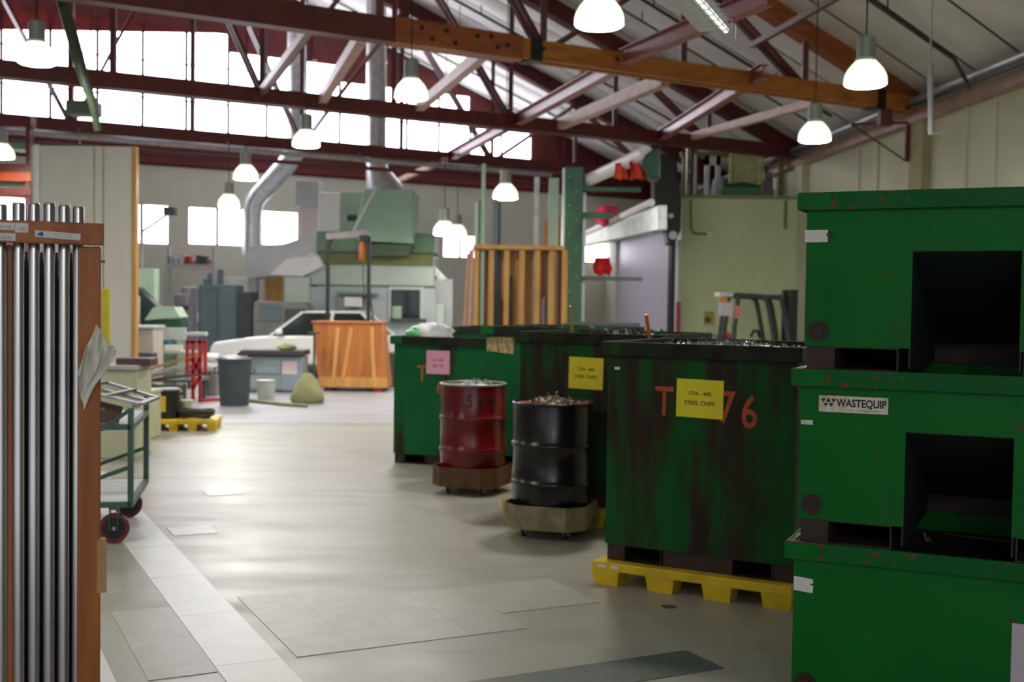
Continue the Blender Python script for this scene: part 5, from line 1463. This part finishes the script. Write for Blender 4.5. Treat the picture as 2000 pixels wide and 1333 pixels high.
for (x0, x1, z0, z1) in ((dx0, dx0 + .1, zk, dzt), (dx1 - .1, dx1, zk, dzt), (dx0, dx1, dzt - .22, dzt)):
    mm = M(); mm.bx(x0, x1, dk + .4, dk + .46, z0, z1); part('jamb', mm, white_p, t, world=True)
c = D(1403, 366, dk + .25); solo('grey_bag', blob((c.x, dk + .2, zk + .24), .15, .12, .25, 6, .2), pm('pale_blue_bag', (.42, .46, .55), .6, 0, .1, 6), 'pale blue grey bag on the deck beside the green chest', 'bag', smooth=70)
t = thing('tool_chest', 'green chest with bulging lid on the deck', 'chest', (D(1450, 388, dk + .1).x, dk + .1, zk), 0)
gx_0, gx_1 = D(1414, 388, dk + .1).x, D(1486, 388, dk + .1).x
tg = pm('leaf_green_trunk', (.09, .30, .14), .5, 0, .1, 4)
mm = M(); mm.bx(gx_0, gx_1, dk + .05, dk + .4, zk + .03, zk + .26); part('box', mm, tg, t, world=True, bev=.02)
mm = M(); mm.prism([(gx_0, zk + .26), (gx_1, zk + .26), (gx_1, zk + .29), ((gx_0 + gx_1) / 2, zk + .36), (gx_0, zk + .3)], dk + .04, dk + .41); part('lid', mm, dkgreen, t, world=True)
mm = M(); mm.bx(gx_0, gx_1, dk + .07, dk + .38, zk, zk + .03); part('plinth', mm, orange_p, t, world=True)
t = thing('lilac_boxes', 'lilac boxes piled behind the deck frame post', 'boxes', (D(1508, 388, dk + 1.0).x, dk + 1.0, zk), 0)
for (a, b_, z0, z1) in ((1486, 1510, 0, .3), (1488, 1508, .3, .52), (1490, 1506, .52, .7)):
    mm = M(); mm.bx(D(a, 388, dk + 1).x, D(b_, 388, dk + 1).x, dk + .9, dk + 1.2, zk + z0, zk + z1 - .01); part('box', mm, pm('lilac_box_card', (.36, .27, .38), .6, 0, .15, 4), t, world=True)

# forklift
df = 21.0
t = thing('forklift', 'grey forklift truck with overhead guard before the green wall', 'forklift', base_at(1460, df), 0)
fx = lambda px: D(px, 600, df).x
fz = lambda px, py: D(px, py, df).z
for y in (df, df + .95):
    for pts, nm in (([(1441, 578), (1440, 600), (1434, 640), (1432, 690)], 'guard_post'), ([(1432, 577), (1488, 580), (1498, 588), (1503, 610), (1512, 665), (1514, 700)], 'guard_post'), ([(1500, 581), (1524, 582), (1529, 596), (1536, 635), (1542, 680)], 'guard_post')):
        mm = M(); mm.tube([(D(x, yy, df).x, y, D(x, yy, df).z) for x, yy in pts], .045, 8); part(nm, mm, dkgrey, t, world=True, smooth=50)
for x in (1432, 1450, 1468, 1486, 1504, 1524):
    mm = M(); mm.bar((fx(x), df, fz(x, 578)), (fx(x), df + .95, fz(x, 578)), .05, .04); part('roof_bar', mm, dkgrey, t, world=True)
mm = M(); mm.bx(fx(1404), fx(1434), df - .02, df + .5, fz(1420, 580), fz(1420, 571)); part('lamp_bar', mm, white_p, t, world=True, bev=.01)
mm = M(); mm.bx(fx(1405), fx(1421), df - .03, df + .08, fz(1412, 589), fz(1412, 581)); part('beacon', mm, beacon, t, world=True, bev=.01)
mm = M(); mm.bx(fx(1405), fx(1432), df - .01, df + .02, fz(1418, 618), fz(1418, 590)); part('rear_panel', mm, pm('lilac_white_panel', (.58, .56, .62), .5, 0, .05, 4), t, world=True, bev=.01)
mm = M(); mm.bar((fx(1438.5), df - .06, fz(1438, 622)), (fx(1440), df - .06, fz(1440, 597)), .09, .03); part('reflector', mm, pm('pink_reflector', (.85, .22, .22), .4, 0, .1, 5), t, world=True)
mm = M(); mm.bar((fx(1406), df, fz(1406, 660)), (fx(1411), df, fz(1411, 618)), .07, .06); part('guard_post', mm, dkgrey, t, world=True)
mm = M(); mm.bx(fx(1400), fx(1545), df, df + 1.0, .18, .85); part('body', mm, pm('forklift_grey', (.12, .13, .14), .5, .1, .15, 4), t, world=True, bev=.06)
mm = M(); mm.bx(fx(1398), fx(1440), df + .05, df + .95, .85, 1.12); part('counterweight', mm, dkgrey, t, world=True, bev=.06)
mm = M(); mm.bx(fx(1450), fx(1486), df + .25, df + .75, .85, 1.0); mo = part('seat', mm, black, t, world=True, bev=.04)
mm = M(); mm.tube([(fx(1478), df + .5, fz(1478, 660)), (fx(1484), df + .5, fz(1484, 648)), (fx(1492), df + .5, fz(1492, 648)), (fx(1498), df + .5, fz(1498, 662))], .03, 8); part('steering_wheel', mm, black, t, world=True, smooth=50)
for y in (df + .2, df + .75):
    mm = M(); mm.bx(fx(1547), fx(1562), y - .06, y + .06, .1, fz(1555, 566)); part('mast', mm, black, t, world=True)
for x in (1412, 1525):
    for y in (df - .02, df + .82):
        mm = M(); mm.tube([(fx(x), y, .24), (fx(x), y + .2, .24)], .24, 20); part('wheel', mm, rubber, t, world=True, smooth=40)
c = D(1432, 652, 20.6); mm = M(); mm.tube([c, c + Vector((0, .1, 0))], .13, 16)
tk = solo('fire_extinguisher_cap', M().lathe([(.001, 0), (.13, 0), (.13, .95), (.09, 1.05), (.03, 1.1), (.03, 1.16), (.001, 1.17)], (D(1435, 600, 20.4).x, 20.4, 0), 16), pm('dark_plum_cylinder', (.08, .06, .08), .4, .1, .15, 4), 'dark cylinder with red cap in front of the forklift', 'cylinder', smooth=40)
mm = M(); mm.tube([D(1424, 655, 20.26), D(1424, 655, 20.2)], .045, 12); part('red_cap', mm, red_p, tk, world=True, smooth=40)
